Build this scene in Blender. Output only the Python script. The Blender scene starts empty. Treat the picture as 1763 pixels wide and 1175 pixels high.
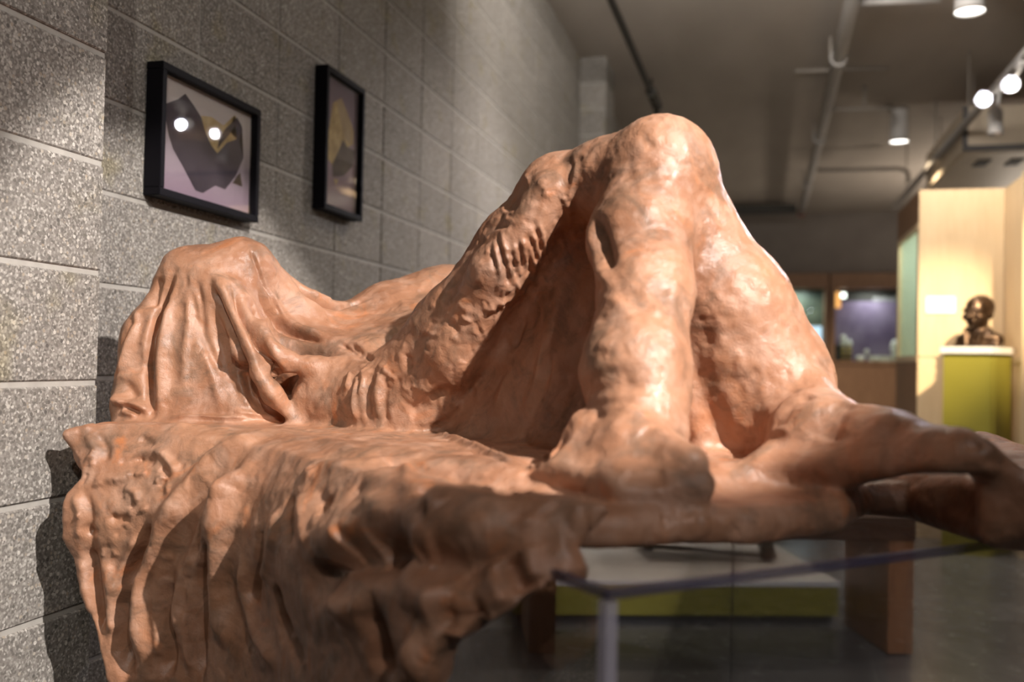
import bpy, bmesh, math, random
import numpy as np
from mathutils import Vector, Matrix

S = bpy.context.scene
C = S.collection
random.seed(3)
YAW = 0.2543                    # the sculpture and the lens look a little towards the block wall

# ================================================================ camera
PITCH, ROLL = 0.0204, 0.0205
EYE = Vector((1.3676, 0.0, 1.056))
fwd = Vector((-math.sin(YAW) * math.cos(PITCH), math.cos(YAW) * math.cos(PITCH), math.sin(PITCH)))
r0 = Vector((math.cos(YAW), math.sin(YAW), 0)); u0 = r0.cross(fwd)
rt = r0 * math.cos(ROLL) + u0 * math.sin(ROLL); up = u0 * math.cos(ROLL) - r0 * math.sin(ROLL)
cam = bpy.data.cameras.new('camera'); co = bpy.data.objects.new('camera', cam); C.objects.link(co)
M = Matrix((rt, up, -fwd)).transposed().to_4x4(); M.translation = EYE
co.matrix_world = M
cam.sensor_width = 36; cam.lens = 33.53; cam.clip_start = 0.05; cam.clip_end = 60
cam.dof.use_dof = True; cam.dof.focus_distance = 1.70; cam.dof.aperture_fstop = 2.3; cam.dof.aperture_blades = 9
S.camera = co

# ================================================================ light
S.view_settings.view_transform = 'Standard'; S.view_settings.look = 'None'
S.view_settings.exposure = 0.0; S.view_settings.gamma = 1.0; S.view_settings.use_curve_mapping = False
w = bpy.data.worlds.new('gallery_air'); S.world = w; w.use_nodes = True
w.node_tree.nodes['Background'].inputs[0].default_value = (1.0, 0.93, 0.88, 1)
w.node_tree.nodes['Background'].inputs[1].default_value = 0.015

def spot(name, loc, aim, power, cone, blend, col, radius=0.03):
    l = bpy.data.lights.new(name, 'SPOT'); l.energy = power; l.spot_size = math.radians(cone); l.spot_blend = blend
    l.color = col; l.shadow_soft_size = radius
    o = bpy.data.objects.new(name, l); C.objects.link(o); o.location = loc
    o.rotation_euler = (Vector(aim) - Vector(loc)).to_track_quat('-Z', 'Y').to_euler()
    return o
KEY_AT, KEY_AIM = Vector((2.80, 0.15, 2.72)), Vector((0.63, 1.74, 1.02))
HEADS = [   # track spotlights, some added as fill: place of the lamp mouth, aim, watts, cone, blend, colour
    (KEY_AT, KEY_AIM, 660, 28, 0.22, (1.0, 0.92, 0.86)),
    (Vector((2.74, 5.98, 2.70)), Vector((0.75, 1.95, 1.10)), 120, 26, 0.8, (0.90, 0.86, 1.0)),
    (Vector((2.66, 6.28, 2.70)), Vector((0.0, 4.3, 1.25)), 230, 46, 0.9, (0.93, 0.91, 1.0)),
    (Vector((2.80, -0.35, 2.72)), Vector((1.35, 4.3, 0.10)), 420, 32, 0.9, (1.0, 0.93, 0.93)),  # unseen lamp added to brighten the low plinth, bench and floor
    (Vector((2.80, 1.95, 2.72)), Vector((0.0, 1.9, 1.75)), 42, 64, 0.9, (1.0, 0.90, 0.82)),
    (Vector((1.75, -1.20, 2.72)), Vector((0.20, 1.27, 1.38)), 120, 34, 0.9, (1.0, 0.94, 0.84)),  # fill lamp added behind the camera for the near pilaster
    (Vector((2.80, -1.70, 2.72)), Vector((1.18, 0.84, 0.84)), 110, 21, 1.0, (1.0, 0.92, 0.86)),  # fill lamp added behind the camera for the hem and front drape
]
for i, (p, a, e, c, b, col) in enumerate(HEADS):
    spot('track_beam', p + (a - p).normalized() * 0.012, a, e, c, b, col, 0.025)
spot('niche_beam', (2.95, 3.9, 3.0), (2.42, 6.42, 1.15), 1150, 25, 1.0, (1.0, 0.80, 0.50), 0.03)
spot('niche_beam', (2.50, 4.60, 3.0), (2.60, 6.40, 1.75), 14, 44, 0.9, (1.0, 0.82, 0.58), 0.03)
spot('downlight_beam', (2.555, 9.15, 3.05), (2.555, 9.15, 0), 120, 120, 0.6, (1.0, 0.78, 0.52), 0.06)
spot('downlight_beam', (2.49, 5.83, 3.05), (2.49, 5.83, 0), 120, 120, 0.6, (1.0, 0.86, 0.68), 0.06)
for x, y, e in ((1.2, 12.4, 260), (3.0, 12.6, 260), (1.35, 4.6, 110), (4.2, 5.6, 200), (4.6, 9.0, 150), (0.9, 9.5, 60)):
    spot('added_fill_beam', (x, y, 3.3), (x, y, 0), e, 125, 0.7, (1.0, 0.84, 0.66), 0.06)  # spots added to lift the room light, no fixtures behind them
def wash(name, loc, aim, power, size, col):
    l = bpy.data.lights.new(name, 'AREA'); l.energy = power; l.size = size; l.color = col
    o = bpy.data.objects.new(name, l); C.objects.link(o); o.location = loc
    o.rotation_euler = (Vector(aim) - Vector(loc)).to_track_quat('-Z', 'Y').to_euler()
wash('added_ceiling_fill', (2.0, -0.6, 2.2), (2.0, -0.5, 3.4), 15, .6, (1.0, .92, .84))  # these area lamps are added to brighten the ceiling, no fixture built
wash('added_ceiling_fill', (1.5, 3.9, 2.95), (1.35, 6.6, 3.75), 64, .5, (1.0, .93, .86))
wash('added_ceiling_fill', (4.4, 12.0, 2.0), (4.3, 12.0, 3.4), 60, .6, (1.0, .85, .70))
wash('case_light', (2.55, 6.95, 2.14), (2.55, 6.95, 0), 9, .25, (.95, 1.0, .85))
wash('added_cabinet_fill', (2.95, 14.90, 2.20), (2.95, 14.90, 0), 8, .3, (1.0, .95, .95))  # area lamps added to brighten the cabinet insides, no fixture built
wash('added_cabinet_fill', (1.90, 14.90, 2.20), (1.90, 14.90, 0), 8, .3, (.9, .97, 1.0))

# ================================================================ helpers
def obj(name, bm, mats, parent=None, smooth=False, loc=None):
    me = bpy.data.meshes.new(name)
    if isinstance(bm, tuple): me.from_pydata(*bm)
    else:
        bmesh.ops.recalc_face_normals(bm, faces=bm.faces[:]); bm.to_mesh(me); bm.free()
    for m in (mats if isinstance(mats, (list, tuple)) else [mats]): me.materials.append(m)
    if smooth:
        me.polygons.foreach_set('use_smooth', [True] * len(me.polygons))
    o = bpy.data.objects.new(name, me); C.objects.link(o); o.parent = parent
    if loc is not None: o.location = loc
    return o
def thing(name, label, cat, loc=(0, 0, 0), rz=0.0, group=None):
    o = bpy.data.objects.new(name, None); C.objects.link(o); o.location = loc; o.rotation_euler = (0, 0, rz)
    return tag(o, label, cat, group)
def tag(o, label, cat, group=None):
    o['label'] = label; o['category'] = cat
    if group: o['group'] = group
    return o
def struct(o): o['kind'] = 'structure'; return o
def copy_of(o, parent=None):
    c = o.copy(); C.objects.link(c); c.parent = parent
    for k in list(o.children): copy_of(k, c)
    return c
def box(bm, x0, x1, y0, y1, z0, z1, bev=0.0, mi=0):
    n0 = len(bm.faces)
    r = bmesh.ops.create_cube(bm, size=1); vs = r['verts']
    for v in vs:
        v.co = ((x0 + x1) / 2 + v.co.x * (x1 - x0), (y0 + y1) / 2 + v.co.y * (y1 - y0), (z0 + z1) / 2 + v.co.z * (z1 - z0))
    fs = {f for v in vs for f in v.link_faces}
    for f in fs: f.material_index = mi
    if bev: bmesh.ops.bevel(bm, geom=list({e for v in vs for e in v.link_edges}), offset=bev, segments=2, affect='EDGES')
def boxm(*a, **k):
    bm = bmesh.new(); box(bm, *a, **k); return bm
def tube(bm, pts, r, n=12, caps=True, mi=0):
    """round bar along points; r may be a list"""
    P = [Vector(p) for p in pts]; R = r if isinstance(r, (list, tuple)) else [r] * len(P); rings = []
    side = None
    for i, p in enumerate(P):
        t = (P[min(i + 1, len(P) - 1)] - P[max(i - 1, 0)]).normalized()
        if side is None: side = t.orthogonal().normalized()
        side = (side - t * side.dot(t)).normalized(); b = t.cross(side)
        rings.append([bm.verts.new(p + (side * math.cos(2 * math.pi * k / n) + b * math.sin(2 * math.pi * k / n)) * R[i]) for k in range(n)])
    for a, c in zip(rings, rings[1:]):
        for k in range(n):
            f = bm.faces.new((a[k], a[(k + 1) % n], c[(k + 1) % n], c[k])); f.smooth = True; f.material_index = mi
    if caps:
        for q in (rings[0][::-1], rings[-1]): bm.faces.new(q).material_index = mi
def tubem(*a, **k):
    bm = bmesh.new(); tube(bm, *a, **k); return bm

# ---------------------------------------------------------------- materials
def mat(name, col=(.5, .5, .5), rough=.5, metal=0., spec=.5):
    m = bpy.data.materials.new(name); m.use_nodes = True; b = m.node_tree.nodes['Principled BSDF']
    b.inputs['Base Color'].default_value = (*col, 1); b.inputs['Roughness'].default_value = rough
    b.inputs['Metallic'].default_value = metal; b.inputs['Specular IOR Level'].default_value = spec
    return m
class N:
    """short hand for node building"""
    def __init__(s, m): s.m = m; s.t = m.node_tree; s.b = s.t.nodes['Principled BSDF']
    def n(s, kind, **k):
        x = s.t.nodes.new(kind)
        for a, v in k.items():
            if a in x.inputs.keys() if isinstance(a, str) else False: pass
            setattr(x, a, v) if hasattr(x, a) else None
        return x
    def link(s, a, b): s.t.links.new(a, b)
    def coord(s, which='Object', scale=(1, 1, 1)):
        if which == 'World': o = s.n('ShaderNodeNewGeometry').outputs['Position']
        else: o = s.n('ShaderNodeTexCoord').outputs[which]
        mp = s.n('ShaderNodeMapping'); mp.inputs['Scale'].default_value = scale; s.link(o, mp.inputs[0]); return mp.outputs[0]
    def noise(s, vec, scale, detail=4, rough=.55, dist=0.):
        x = s.n('ShaderNodeTexNoise'); s.link(vec, x.inputs['Vector'])
        x.inputs['Scale'].default_value = scale; x.inputs['Detail'].default_value = detail; x.inputs['Roughness'].default_value = rough; x.inputs['Distortion'].default_value = dist
        return x.outputs['Fac']
    def vor(s, vec, scale, feature='F1', out='Distance'):
        x = s.n('ShaderNodeTexVoronoi'); x.feature = feature; s.link(vec, x.inputs['Vector']); x.inputs['Scale'].default_value = scale
        return x.outputs[out]
    def ramp(s, fac, stops):
        x = s.n('ShaderNodeValToRGB'); s.link(fac, x.inputs[0]); e = x.color_ramp.elements
        while len(e) < len(stops): e.new(.5)
        for q, (p, c) in zip(e, stops): q.position = p; q.color = (*c, 1) if len(c) == 3 else c
        return x.outputs[0]
    def mix(s, fac, a, b, mode='MIX'):
        x = s.n('ShaderNodeMix'); x.data_type = 'RGBA'; x.blend_type = mode
        for v, i in ((fac, 0), (a, 6), (b, 7)):
            if isinstance(v, (int, float)): x.inputs[i].default_value = v
            elif isinstance(v, tuple): x.inputs[i].default_value = (*v, 1)
            else: s.link(v, x.inputs[i])
        return x.outputs[2]
    def math(s, op, a, b=0., c=0.):
        x = s.n('ShaderNodeMath'); x.operation = op
        for i, v in enumerate((a, b, c)):
            if isinstance(v, (int, float)): x.inputs[i].default_value = v
            else: s.link(v, x.inputs[i])
        return x.outputs[0]
    def bump(s, h, strength=.3, dist=.01, prev=None):
        x = s.n('ShaderNodeBump'); x.inputs['Strength'].default_value = strength; x.inputs['Distance'].default_value = dist
        s.link(h, x.inputs['Height'])
        if prev is not None: s.link(prev, x.inputs['Normal'])
        s.link(x.outputs[0], s.b.inputs['Normal']); return x.outputs[0]
    def col(s, c): s.link(c, s.b.inputs['Base Color'])
    def rough(s, c): s.link(c, s.b.inputs['Roughness'])
G3 = lambda v: (v, v, v)

def m_block():
    m = mat('ground_concrete_block', rough=.85, spec=.25); k = N(m); p = k.coord('World')
    fine = k.vor(p, 250, out='Color'); fd = k.vor(p, 250)
    big = k.vor(p, 120, out='Color'); bd = k.vor(p, 120)
    sep = k.n('ShaderNodeSeparateColor'); k.link(fine, sep.inputs[0])
    sepb = k.n('ShaderNodeSeparateColor'); k.link(big, sepb.inputs[0])
    c1 = k.ramp(sep.outputs[0], [(0, (.17, .156, .142)), (.35, (.26, .24, .217)), (.65, (.33, .308, .28)), (.9, (.43, .405, .37)), (1, (.58, .55, .51))])
    c2 = k.ramp(sepb.outputs[0], [(0, (.13, .12, .11)), (.5, (.34, .31, .27)), (.8, (.40, .34, .27)), (1, (.66, .63, .58))])
    sel = k.math('MULTIPLY', k.math('GREATER_THAN', sepb.outputs[1], .72), k.math('LESS_THAN', bd, .42))
    c = k.mix(sel, c1, c2)
    edge = k.ramp(fd, [(.35, G3(1)), (.62, G3(.85))]); c = k.mix(.8, c, edge, 'MULTIPLY')
    st = k.noise(p, 7, 3); tint = k.ramp(st, [(.58, G3(1)), (.72, (.92, .88, .66))]); c = k.mix(.8, c, tint, 'MULTIPLY')
    info = k.n('ShaderNodeObjectInfo'); br = k.ramp(info.outputs['Random'], [(0, G3(.86)), (1, G3(1.0))]); c = k.mix(1., c, br, 'MULTIPLY')
    k.col(c)
    h = k.math('ADD', k.math('MULTIPLY', sep.outputs[1], .6), k.noise(p, 60, 4)); k.bump(h, .35, .002)
    return m
def m_plain(name, a, b, scale, rough, bump=0., which='Object', stretch=(1, 1, 1), spec=.4, detail=5):
    m = mat(name, rough=rough, spec=spec); k = N(m); p = k.coord(which, stretch); f = k.noise(p, scale, detail)
    k.col(k.ramp(f, [(.3, a), (.7, b)]))
    if bump: k.bump(f, bump, .004)
    return m
def m_wood(name, a, b, c, stretch, rough=.45, scale=6.):
    m = mat(name, rough=rough, spec=.4); k = N(m); p = k.coord('Object', stretch)
    f = k.noise(p, scale, 6, .6, .6); g = k.noise(p, scale * 6, 3)
    k.col(k.mix(.35, k.ramp(f, [(.25, a), (.5, b), (.78, c)]), k.ramp(g, [(.3, a), (.7, c)])))
    k.bump(g, .08, .002); return m
def m_emit(name, col, strength):
    m = bpy.data.materials.new(name); m.use_nodes = True; t = m.node_tree; t.nodes.clear()
    e = t.nodes.new('ShaderNodeEmission'); e.inputs[0].default_value = (*col, 1); e.inputs[1].default_value = strength
    o = t.nodes.new('ShaderNodeOutputMaterial'); t.links.new(e.outputs[0], o.inputs[0]); return m
def m_sheet(name, tint=(1, 1, 1), refl=1.0, rough=0.02):
    """thin clear sheet: lets light straight through, mirrors by the angle it is seen at"""
    m = bpy.data.materials.new(name); m.use_nodes = True; t = m.node_tree; t.nodes.clear()
    tr = t.nodes.new('ShaderNodeBsdfTransparent'); tr.inputs[0].default_value = (*tint, 1)
    gl = t.nodes.new('ShaderNodeBsdfGlossy'); gl.inputs['Roughness'].default_value = rough
    fr = t.nodes.new('ShaderNodeFresnel'); fr.inputs[0].default_value = 1.49
    mu = t.nodes.new('ShaderNodeMath'); mu.operation = 'MULTIPLY'; mu.inputs[1].default_value = refl
    mx = t.nodes.new('ShaderNodeMixShader'); o = t.nodes.new('ShaderNodeOutputMaterial')
    t.links.new(fr.outputs[0], mu.inputs[0]); t.links.new(mu.outputs[0], mx.inputs[0])
    t.links.new(tr.outputs[0], mx.inputs[1]); t.links.new(gl.outputs[0], mx.inputs[2]); t.links.new(mx.outputs[0], o.inputs[0])
    return m
def m_clay():
    m = mat('terracotta_clay', rough=.45, spec=.5); k = N(m); p = k.coord('Object')
    a = k.noise(p, 5, 5, .6, .4); b = k.noise(p, 22, 5, .65, .6); c3 = k.noise(p, 70, 4, .6)
    base = k.ramp(a, [(.26, (.22, .106, .062)), (.44, (.375, .180, .102)), (.58, (.45, .232, .138)), (.76, (.37, .162, .078))])
    dust = k.ramp(b, [(.46, G3(0)), (.70, G3(.5))])
    base = k.mix(dust, base, (.55, .35, .255))
    dirt = k.ramp(k.noise(p, 13, 6, .7, .8), [(.50, G3(0)), (.66, G3(.72))])
    base = k.mix(dirt, base, (.17, .105, .068))
    org = k.ramp(k.noise(p, 9, 4, .6, 1.0), [(.60, G3(0)), (.72, G3(.7))])
    base = k.mix(org, base, (.58, .20, .07))
    k.col(base)
    k.rough(k.ramp(b, [(.3, G3(.25)), (.65, G3(.55))]))
    n1 = k.bump(k.noise(p, 50, 6, .66, .6), .30, .008)
    k.bump(c3, .30, .003, n1)
    return m
M_BLOCK = m_block()
M_MORTAR = m_plain('mortar', (.38, .36, .33), (.46, .44, .405), 30, .9, .2, 'World')
M_CLAY = m_clay()
M_CEIL = m_plain('board_marked_concrete', (.34, .30, .26), (.42, .375, .33), 1.6, .85, .05, 'World', (1, .35, 1))
M_PLASTER = m_plain('grey_plaster', (.21, .185, .17), (.25, .225, .205), 3, .8)
def m_floor():
    m = mat('polished_concrete_floor', rough=.3, spec=.5); k = N(m); p = k.coord('World')
    a = k.noise(p, 1.3, 6, .6, .5); b = k.noise(p, 9, 5, .65)
    c = k.ramp(a, [(.3, (.088, .090, .093)), (.7, (.155, .157, .16))]); c = k.mix(.4, c, k.ramp(b, [(.3, G3(.6)), (.75, G3(1.2))]), 'MULTIPLY')
    scr = k.math('LESS_THAN', k.vor(k.coord('World', (1.0, .16, 1)), 7, 'DISTANCE_TO_EDGE'), .0035)
    k.col(k.mix(k.math('MULTIPLY', scr, .5), c, (.30, .30, .30)))
    k.rough(k.ramp(b, [(.3, G3(.15)), (.7, G3(.30))])); k.bump(b, .05, .004); return m
M_FLOOR = m_floor()
M_BLACK = mat('black_frame', (.0045, .004, .006), .55, 0., .12)
M_MAPLE = m_wood('maple_veneer', (.50, .36, .22), (.58, .44, .28), (.63, .50, .34), (6, 6, .5), .45, 2.5)
M_OAKFRAME = m_wood('brown_wood_case', (.16, .085, .045), (.22, .12, .065), (.28, .16, .09), (3, 3, .6), .5, 5)
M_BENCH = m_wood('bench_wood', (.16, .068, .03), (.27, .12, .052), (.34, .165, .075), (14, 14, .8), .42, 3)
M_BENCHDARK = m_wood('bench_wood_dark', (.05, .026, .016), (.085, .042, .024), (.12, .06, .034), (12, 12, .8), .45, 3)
M_OLIVE = m_plain('olive_paint', (.25, .225, .03), (.28, .25, .038), 3, .5)
M_WHITE = m_plain('white_paint', (.74, .73, .72), (.80, .79, .78), 4, .45)
M_TOE = mat('toe_kick_black', (.015, .015, .015), .6)
M_BRONZE = m_plain('dark_bronze', (.030, .017, .011), (.085, .048, .027), 20, .30, .12, spec=.6)
N(M_BRONZE).b.inputs['Metallic'].default_value = .75
M_PIPE = m_plain('painted_pipe', (.36, .34, .32), (.43, .41, .39), 6, .5)
M_DARKPIPE = mat('dark_pipe', (.028, .025, .018), .5)
M_CONDUIT = m_plain('dull_conduit', (.30, .27, .235), (.35, .315, .275), 8, .5)
M_FIXT = mat('white_enamel', (.62, .60, .58), .4)
M_STEEL = mat('brown_steel', (.10, .085, .07), .45, .6)
M_DUCT = m_plain('duct_paint', (.60, .50, .38), (.66, .56, .43), 3, .5)
M_DUCTLIP = mat('duct_lip_grey', (.09, .085, .085), .5)
M_VENT = mat('vent_dark', (.02, .017, .014), .7)
M_ACRYL = m_sheet('clear_acrylic', (.985, .985, .99), .55, .03)
def m_edge():
    m = mat('acrylic_edge', (.72, .68, .80), .35); k = N(m); k.b.inputs['Alpha'].default_value = .5; return m
M_EDGE = m_edge(); M_EDGETOP = mat('acrylic_edge_top', (.085, .078, .15), .35); N(M_EDGETOP).b.inputs['Alpha'].default_value = .55
M_GLASS = m_sheet('picture_glass', (.98, .98, .98), .17, 0.0)
M_CASEGLASS = m_sheet('case_glass', (.90, .96, .93), .25, 0.0)
M_LENS = m_emit('lamp_lens', (.92, .94, 1.0), 190)
M_LENSOFF = mat('lamp_reflector', (.55, .55, .65), .2, .8)
M_DOWN = m_emit('downlight_lens', (1.0, .95, .88), 5)

# ================================================================ the room
bm = bmesh.new(); box(bm, -.3, 7.2, -3.2, 15.6, -.2, 0); struct(obj('floor', bm, M_FLOOR))
bm = bmesh.new(); box(bm, -.3, 7.2, -3.2, 15.6, 3.4, 3.6); struct(obj('ceiling', bm, M_CEIL))
bm = bmesh.new(); box(bm, -.3, 7.2, 15.2, 15.5, 0, 3.4); struct(obj('wall_back', bm, M_PLASTER))
bm = bmesh.new(); box(bm, 7.0, 7.2, -3.2, 15.2, 0, 3.4); struct(obj('wall_right', bm, M_PLASTER))

def block_mesh(lx, ly, lz):
    me = bpy.data.meshes.new('concrete_block'); b = boxm(-lx / 2, lx / 2, -ly / 2, ly / 2, -lz / 2, lz / 2, bev=.0)
    bmesh.ops.bevel(b, geom=b.edges[:], offset=.0025, segments=1, affect='EDGES'); bmesh.ops.recalc_face_normals(b, faces=b.faces[:])
    b.to_mesh(me); b.free(); me.materials.append(M_BLOCK); return me
def lay(parent, me, x, y, z):
    o = bpy.data.objects.new('concrete_block', me); C.objects.link(o); o.parent = parent
    o.location = (x + random.uniform(-.0008, .0008), y, z)
J = .010     # joint
bm = bmesh.new(); box(bm, -.25, -.004, -3.2, 15.2, 0, 3.4); wl = struct(obj('wall_left', bm, M_MORTAR))
full = block_mesh(.06, .4 - J * .7, .2 - J); half = block_mesh(.06, .2 - J * .7, .2 - J); end_b = block_mesh(.06, .30 - J * .7, .2 - J)
for r in range(17):
    z = .1 + .2 * r
    lay(wl, half, -.03, 1.598, z)
    for c in range(13): lay(wl, full, -.03, 1.898 + .4 * c, z)
    lay(wl, end_b, -.03, 7.048, z)
bm = bmesh.new()
for r in range(17):
    for c in range(19): box(bm, -.05, random.uniform(-.0008, .0008), 7.60 + .4 * c + J * .35, 8.0 + .4 * c - J * .35, .2 * r + J / 2, .2 * r + .2 - J / 2)
o = obj('far_concrete_blocks', bm, M_BLOCK, wl); o['kind'] = 'stuff'
bm = bmesh.new(); box(bm, -.02, .196, .70, 1.493, 0, 3.4); wp = struct(obj('wall_pilaster', bm, M_MORTAR))
pil = block_mesh(.21, .398 - .004, .2 - J)
for r in range(17):
    lay(wp, pil, .095, 1.298, .1 + .2 * r); lay(wp, pil, .095, .896, .1 + .2 * r)
bm = bmesh.new(); box(bm, -.02, .196, 7.204, 7.59, 0, 3.4); wq = struct(obj('wall_pilaster', bm, M_MORTAR))
pil2 = block_mesh(.21, .40, .2 - J)
for r in range(17): lay(wq, pil2, .095, 7.40, .1 + .2 * r)

# ================================================================ the clay figure under its cloth
# ---------------------------------------------------------------- clay modelling kit (distance fields -> mesh)
import numpy as np

class Clay:
    """A block of clay: distance values on a regular grid, shaped by adding and taking away soft forms."""
    def __init__(self, lo, hi, step):
        self.lo = np.array(lo, float); self.step = step
        n = np.ceil((np.array(hi) - self.lo) / step).astype(int) + 1
        self.ax = [self.lo[i] + step * np.arange(n[i]) for i in range(3)]
        self.d = np.full(tuple(n), 0.25, np.float32)

    def box(self, lo, hi, pad):
        s = []
        for i in range(3):
            a = int(max(0, np.floor((lo[i] - pad - self.lo[i]) / self.step)))
            b = int(min(self.d.shape[i], np.ceil((hi[i] + pad - self.lo[i]) / self.step) + 1))
            s.append(slice(a, max(a, b)))
        g = [self.ax[i][s[i]].astype(np.float32) for i in range(3)]
        return tuple(s), g[0][:, None, None], g[1][None, :, None], g[2][None, None, :]

    def put(self, s, d, k):
        a = self.d[s]
        h = np.clip(0.5 + 0.5 * (a - d) / k, 0, 1)
        self.d[s] = a + (d - a) * h - k * h * (1 - h)

    def cut(self, s, d, k):
        a = self.d[s]
        h = np.clip(0.5 - 0.5 * (a + d) / k, 0, 1)
        self.d[s] = a + (-d - a) * h + k * h * (1 - h)

    def cone(self, a, ra, b, rb, k=0.03, op='put'):
        a = np.array(a, float); b = np.array(b, float); r = max(ra, rb)
        s, x, y, z = self.box(np.minimum(a, b) - r, np.maximum(a, b) + r, 0.02 + k)
        ab = b - a; L = max(float(ab @ ab), 1e-9)
        t = np.clip(((x - a[0]) * ab[0] + (y - a[1]) * ab[1] + (z - a[2]) * ab[2]) / L, 0, 1)
        d = np.sqrt((x - a[0] - t * ab[0]) ** 2 + (y - a[1] - t * ab[1]) ** 2 + (z - a[2] - t * ab[2]) ** 2) - (ra + t * (rb - ra))
        getattr(self, op)(s, d, k)

    def ell(self, c, r, rz=0.0, k=0.03, op='put'):
        m = max(r)
        s, x, y, z = self.box(np.array(c) - m, np.array(c) + m, 0.02 + k)
        co, si = np.cos(rz), np.sin(rz)
        X = (x - c[0]) * co + (y - c[1]) * si; Y = -(x - c[0]) * si + (y - c[1]) * co; Z = z - c[2]
        k0 = np.sqrt((X / r[0]) ** 2 + (Y / r[1]) ** 2 + (Z / r[2]) ** 2)
        k1 = np.sqrt((X / r[0] ** 2) ** 2 + (Y / r[1] ** 2) ** 2 + (Z / r[2] ** 2) ** 2) + 1e-6
        getattr(self, op)(s, k0 * (k0 - 1) / k1, k)

    def tri(self, a, b, c, r, k=0.03, op='put'):
        P = [np.array(p, float) for p in (a, b, c)]
        s, x, y, z = self.box(np.min(P, 0) - r, np.max(P, 0) + r, 0.02 + k)
        n = np.cross(P[1] - P[0], P[2] - P[0]); n /= np.linalg.norm(n)
        inside = None; dd = None
        for i in range(3):
            p, q = P[i], P[(i + 1) % 3]; e = q - p; m = np.cross(e, n)
            px, py, pz = x - p[0], y - p[1], z - p[2]
            side = px * m[0] + py * m[1] + pz * m[2] <= 0
            inside = side if inside is None else inside & side
            t = np.clip((px * e[0] + py * e[1] + pz * e[2]) / float(e @ e), 0, 1)
            q2 = (px - t * e[0]) ** 2 + (py - t * e[1]) ** 2 + (pz - t * e[2]) ** 2
            dd = q2 if dd is None else np.minimum(dd, q2)
        pl = np.abs((x - P[0][0]) * n[0] + (y - P[0][1]) * n[1] + (z - P[0][2]) * n[2])
        getattr(self, op)(s, np.where(inside, pl, np.sqrt(dd)) - r, k)

    def plate(self, poly, z0, z1, r, k=0.03):
        """a flat slab with the given outline and rounded edges"""
        P = np.array(poly, float)
        s, x, y, z = self.box((*P.min(0), z0), (*P.max(0), z1), 0.05)
        x, y = np.broadcast_arrays(x[:, :, 0], y[:, :, 0])
        d2 = np.full(x.shape, 1e9); ins = np.zeros(x.shape, bool)
        for i in range(len(P)):
            a, b = P[i], P[(i + 1) % len(P)]; e = b - a
            t = np.clip(((x - a[0]) * e[0] + (y - a[1]) * e[1]) / float(e @ e), 0, 1)
            d2 = np.minimum(d2, (x - a[0] - t * e[0]) ** 2 + (y - a[1] - t * e[1]) ** 2)
            c = (a[1] > y) != (b[1] > y)
            ins ^= c & (x < (b[0] - a[0]) * (y - a[1]) / (b[1] - a[1] + 1e-12) + a[0])
        d = np.where(ins, -1, 1) * np.sqrt(d2)
        q0 = (d + r)[:, :, None]; q1 = np.abs(z - (z0 + z1) / 2) - (z1 - z0) / 2 + r
        self.put(s, (np.minimum(np.maximum(q0, q1), 0) + np.sqrt(np.maximum(q0, 0) ** 2 + np.maximum(q1, 0) ** 2) - r).astype(np.float32), k)

    def curtain(self, line, top, hem, left, thick, flare, k=0.03):
        """cloth hanging from a line in plan; hem = drop at each point; left = (height, smallest x) table; flare = outward swing per metre"""
        P = np.array(line, float); H = np.array(hem, float)
        s, x, y, z = self.box((P[:, 0].min() - 0.2, P[:, 1].min() - 0.2, H.min()), (P[:, 0].max() + 0.2, P[:, 1].max() + 0.2, top), 0.03)
        X, Y = np.broadcast_arrays(x[:, :, 0], y[:, :, 0])
        best = np.full(X.shape, 1e9); sd = np.zeros(X.shape); hm = np.zeros(X.shape)
        for i in range(len(P) - 1):
            a, b = P[i], P[i + 1]; e = b - a; L = np.hypot(*e)
            t = np.clip(((X - a[0]) * e[0] + (Y - a[1]) * e[1]) / L ** 2, 0, 1)
            q = np.hypot(X - a[0] - t * e[0], Y - a[1] - t * e[1])
            sg = np.where((X - a[0]) * e[1] - (Y - a[1]) * e[0] > 0, 1, -1)      # + = outward (right of the direction of travel)
            m = q < best
            best = np.where(m, q, best); sd = np.where(m, q * sg, sd); hm = np.where(m, H[i] + t * (H[i + 1] - H[i]), hm)
        fz = np.interp(z[0, 0, ::1], *flare) if z.ndim == 3 else 0
        d = np.abs(sd[:, :, None] - np.asarray(fz)[None, None, :]) - thick
        d = np.maximum(d, hm[:, :, None] - z); d = np.maximum(d, z - top)
        lx = np.interp(z[0, 0, :], *left)
        d = np.maximum(d, lx[None, None, :] - x)
        self.put(s, (d * 0.9).astype(np.float32), k)

    def mesh(self):
        """surface nets: vertices and quads of the zero level"""
        D = self.d; st = self.step
        S = D < 0
        c = [S[i:S.shape[0] - 1 + i, j:S.shape[1] - 1 + j, k:S.shape[2] - 1 + k] for i in (0, 1) for j in (0, 1) for k in (0, 1)]
        cnt = sum(q.astype(np.int8) for q in c)
        act = np.argwhere((cnt > 0) & (cnt < 8))
        idx = np.full(cnt.shape, -1, np.int32); idx[tuple(act.T)] = np.arange(len(act))
        off = np.array([(i, j, k) for i in (0, 1) for j in (0, 1) for k in (0, 1)])
        V = np.stack([D[tuple((act + o).T)] for o in off], 1)
        acc = np.zeros((len(act), 3)); n = np.zeros(len(act))
        for a in range(8):
            for b in range(a + 1, 8):
                if np.abs(off[a] - off[b]).sum() != 1: continue
                va, vb = V[:, a], V[:, b]; m = (va < 0) != (vb < 0)
                t = np.where(m, va / np.where(m, va - vb, 1), 0)
                acc += np.where(m[:, None], off[a] + t[:, None] * (off[b] - off[a]), 0); n += m
        P = self.lo + (act + acc / n[:, None]) * st
        Q = []
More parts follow.
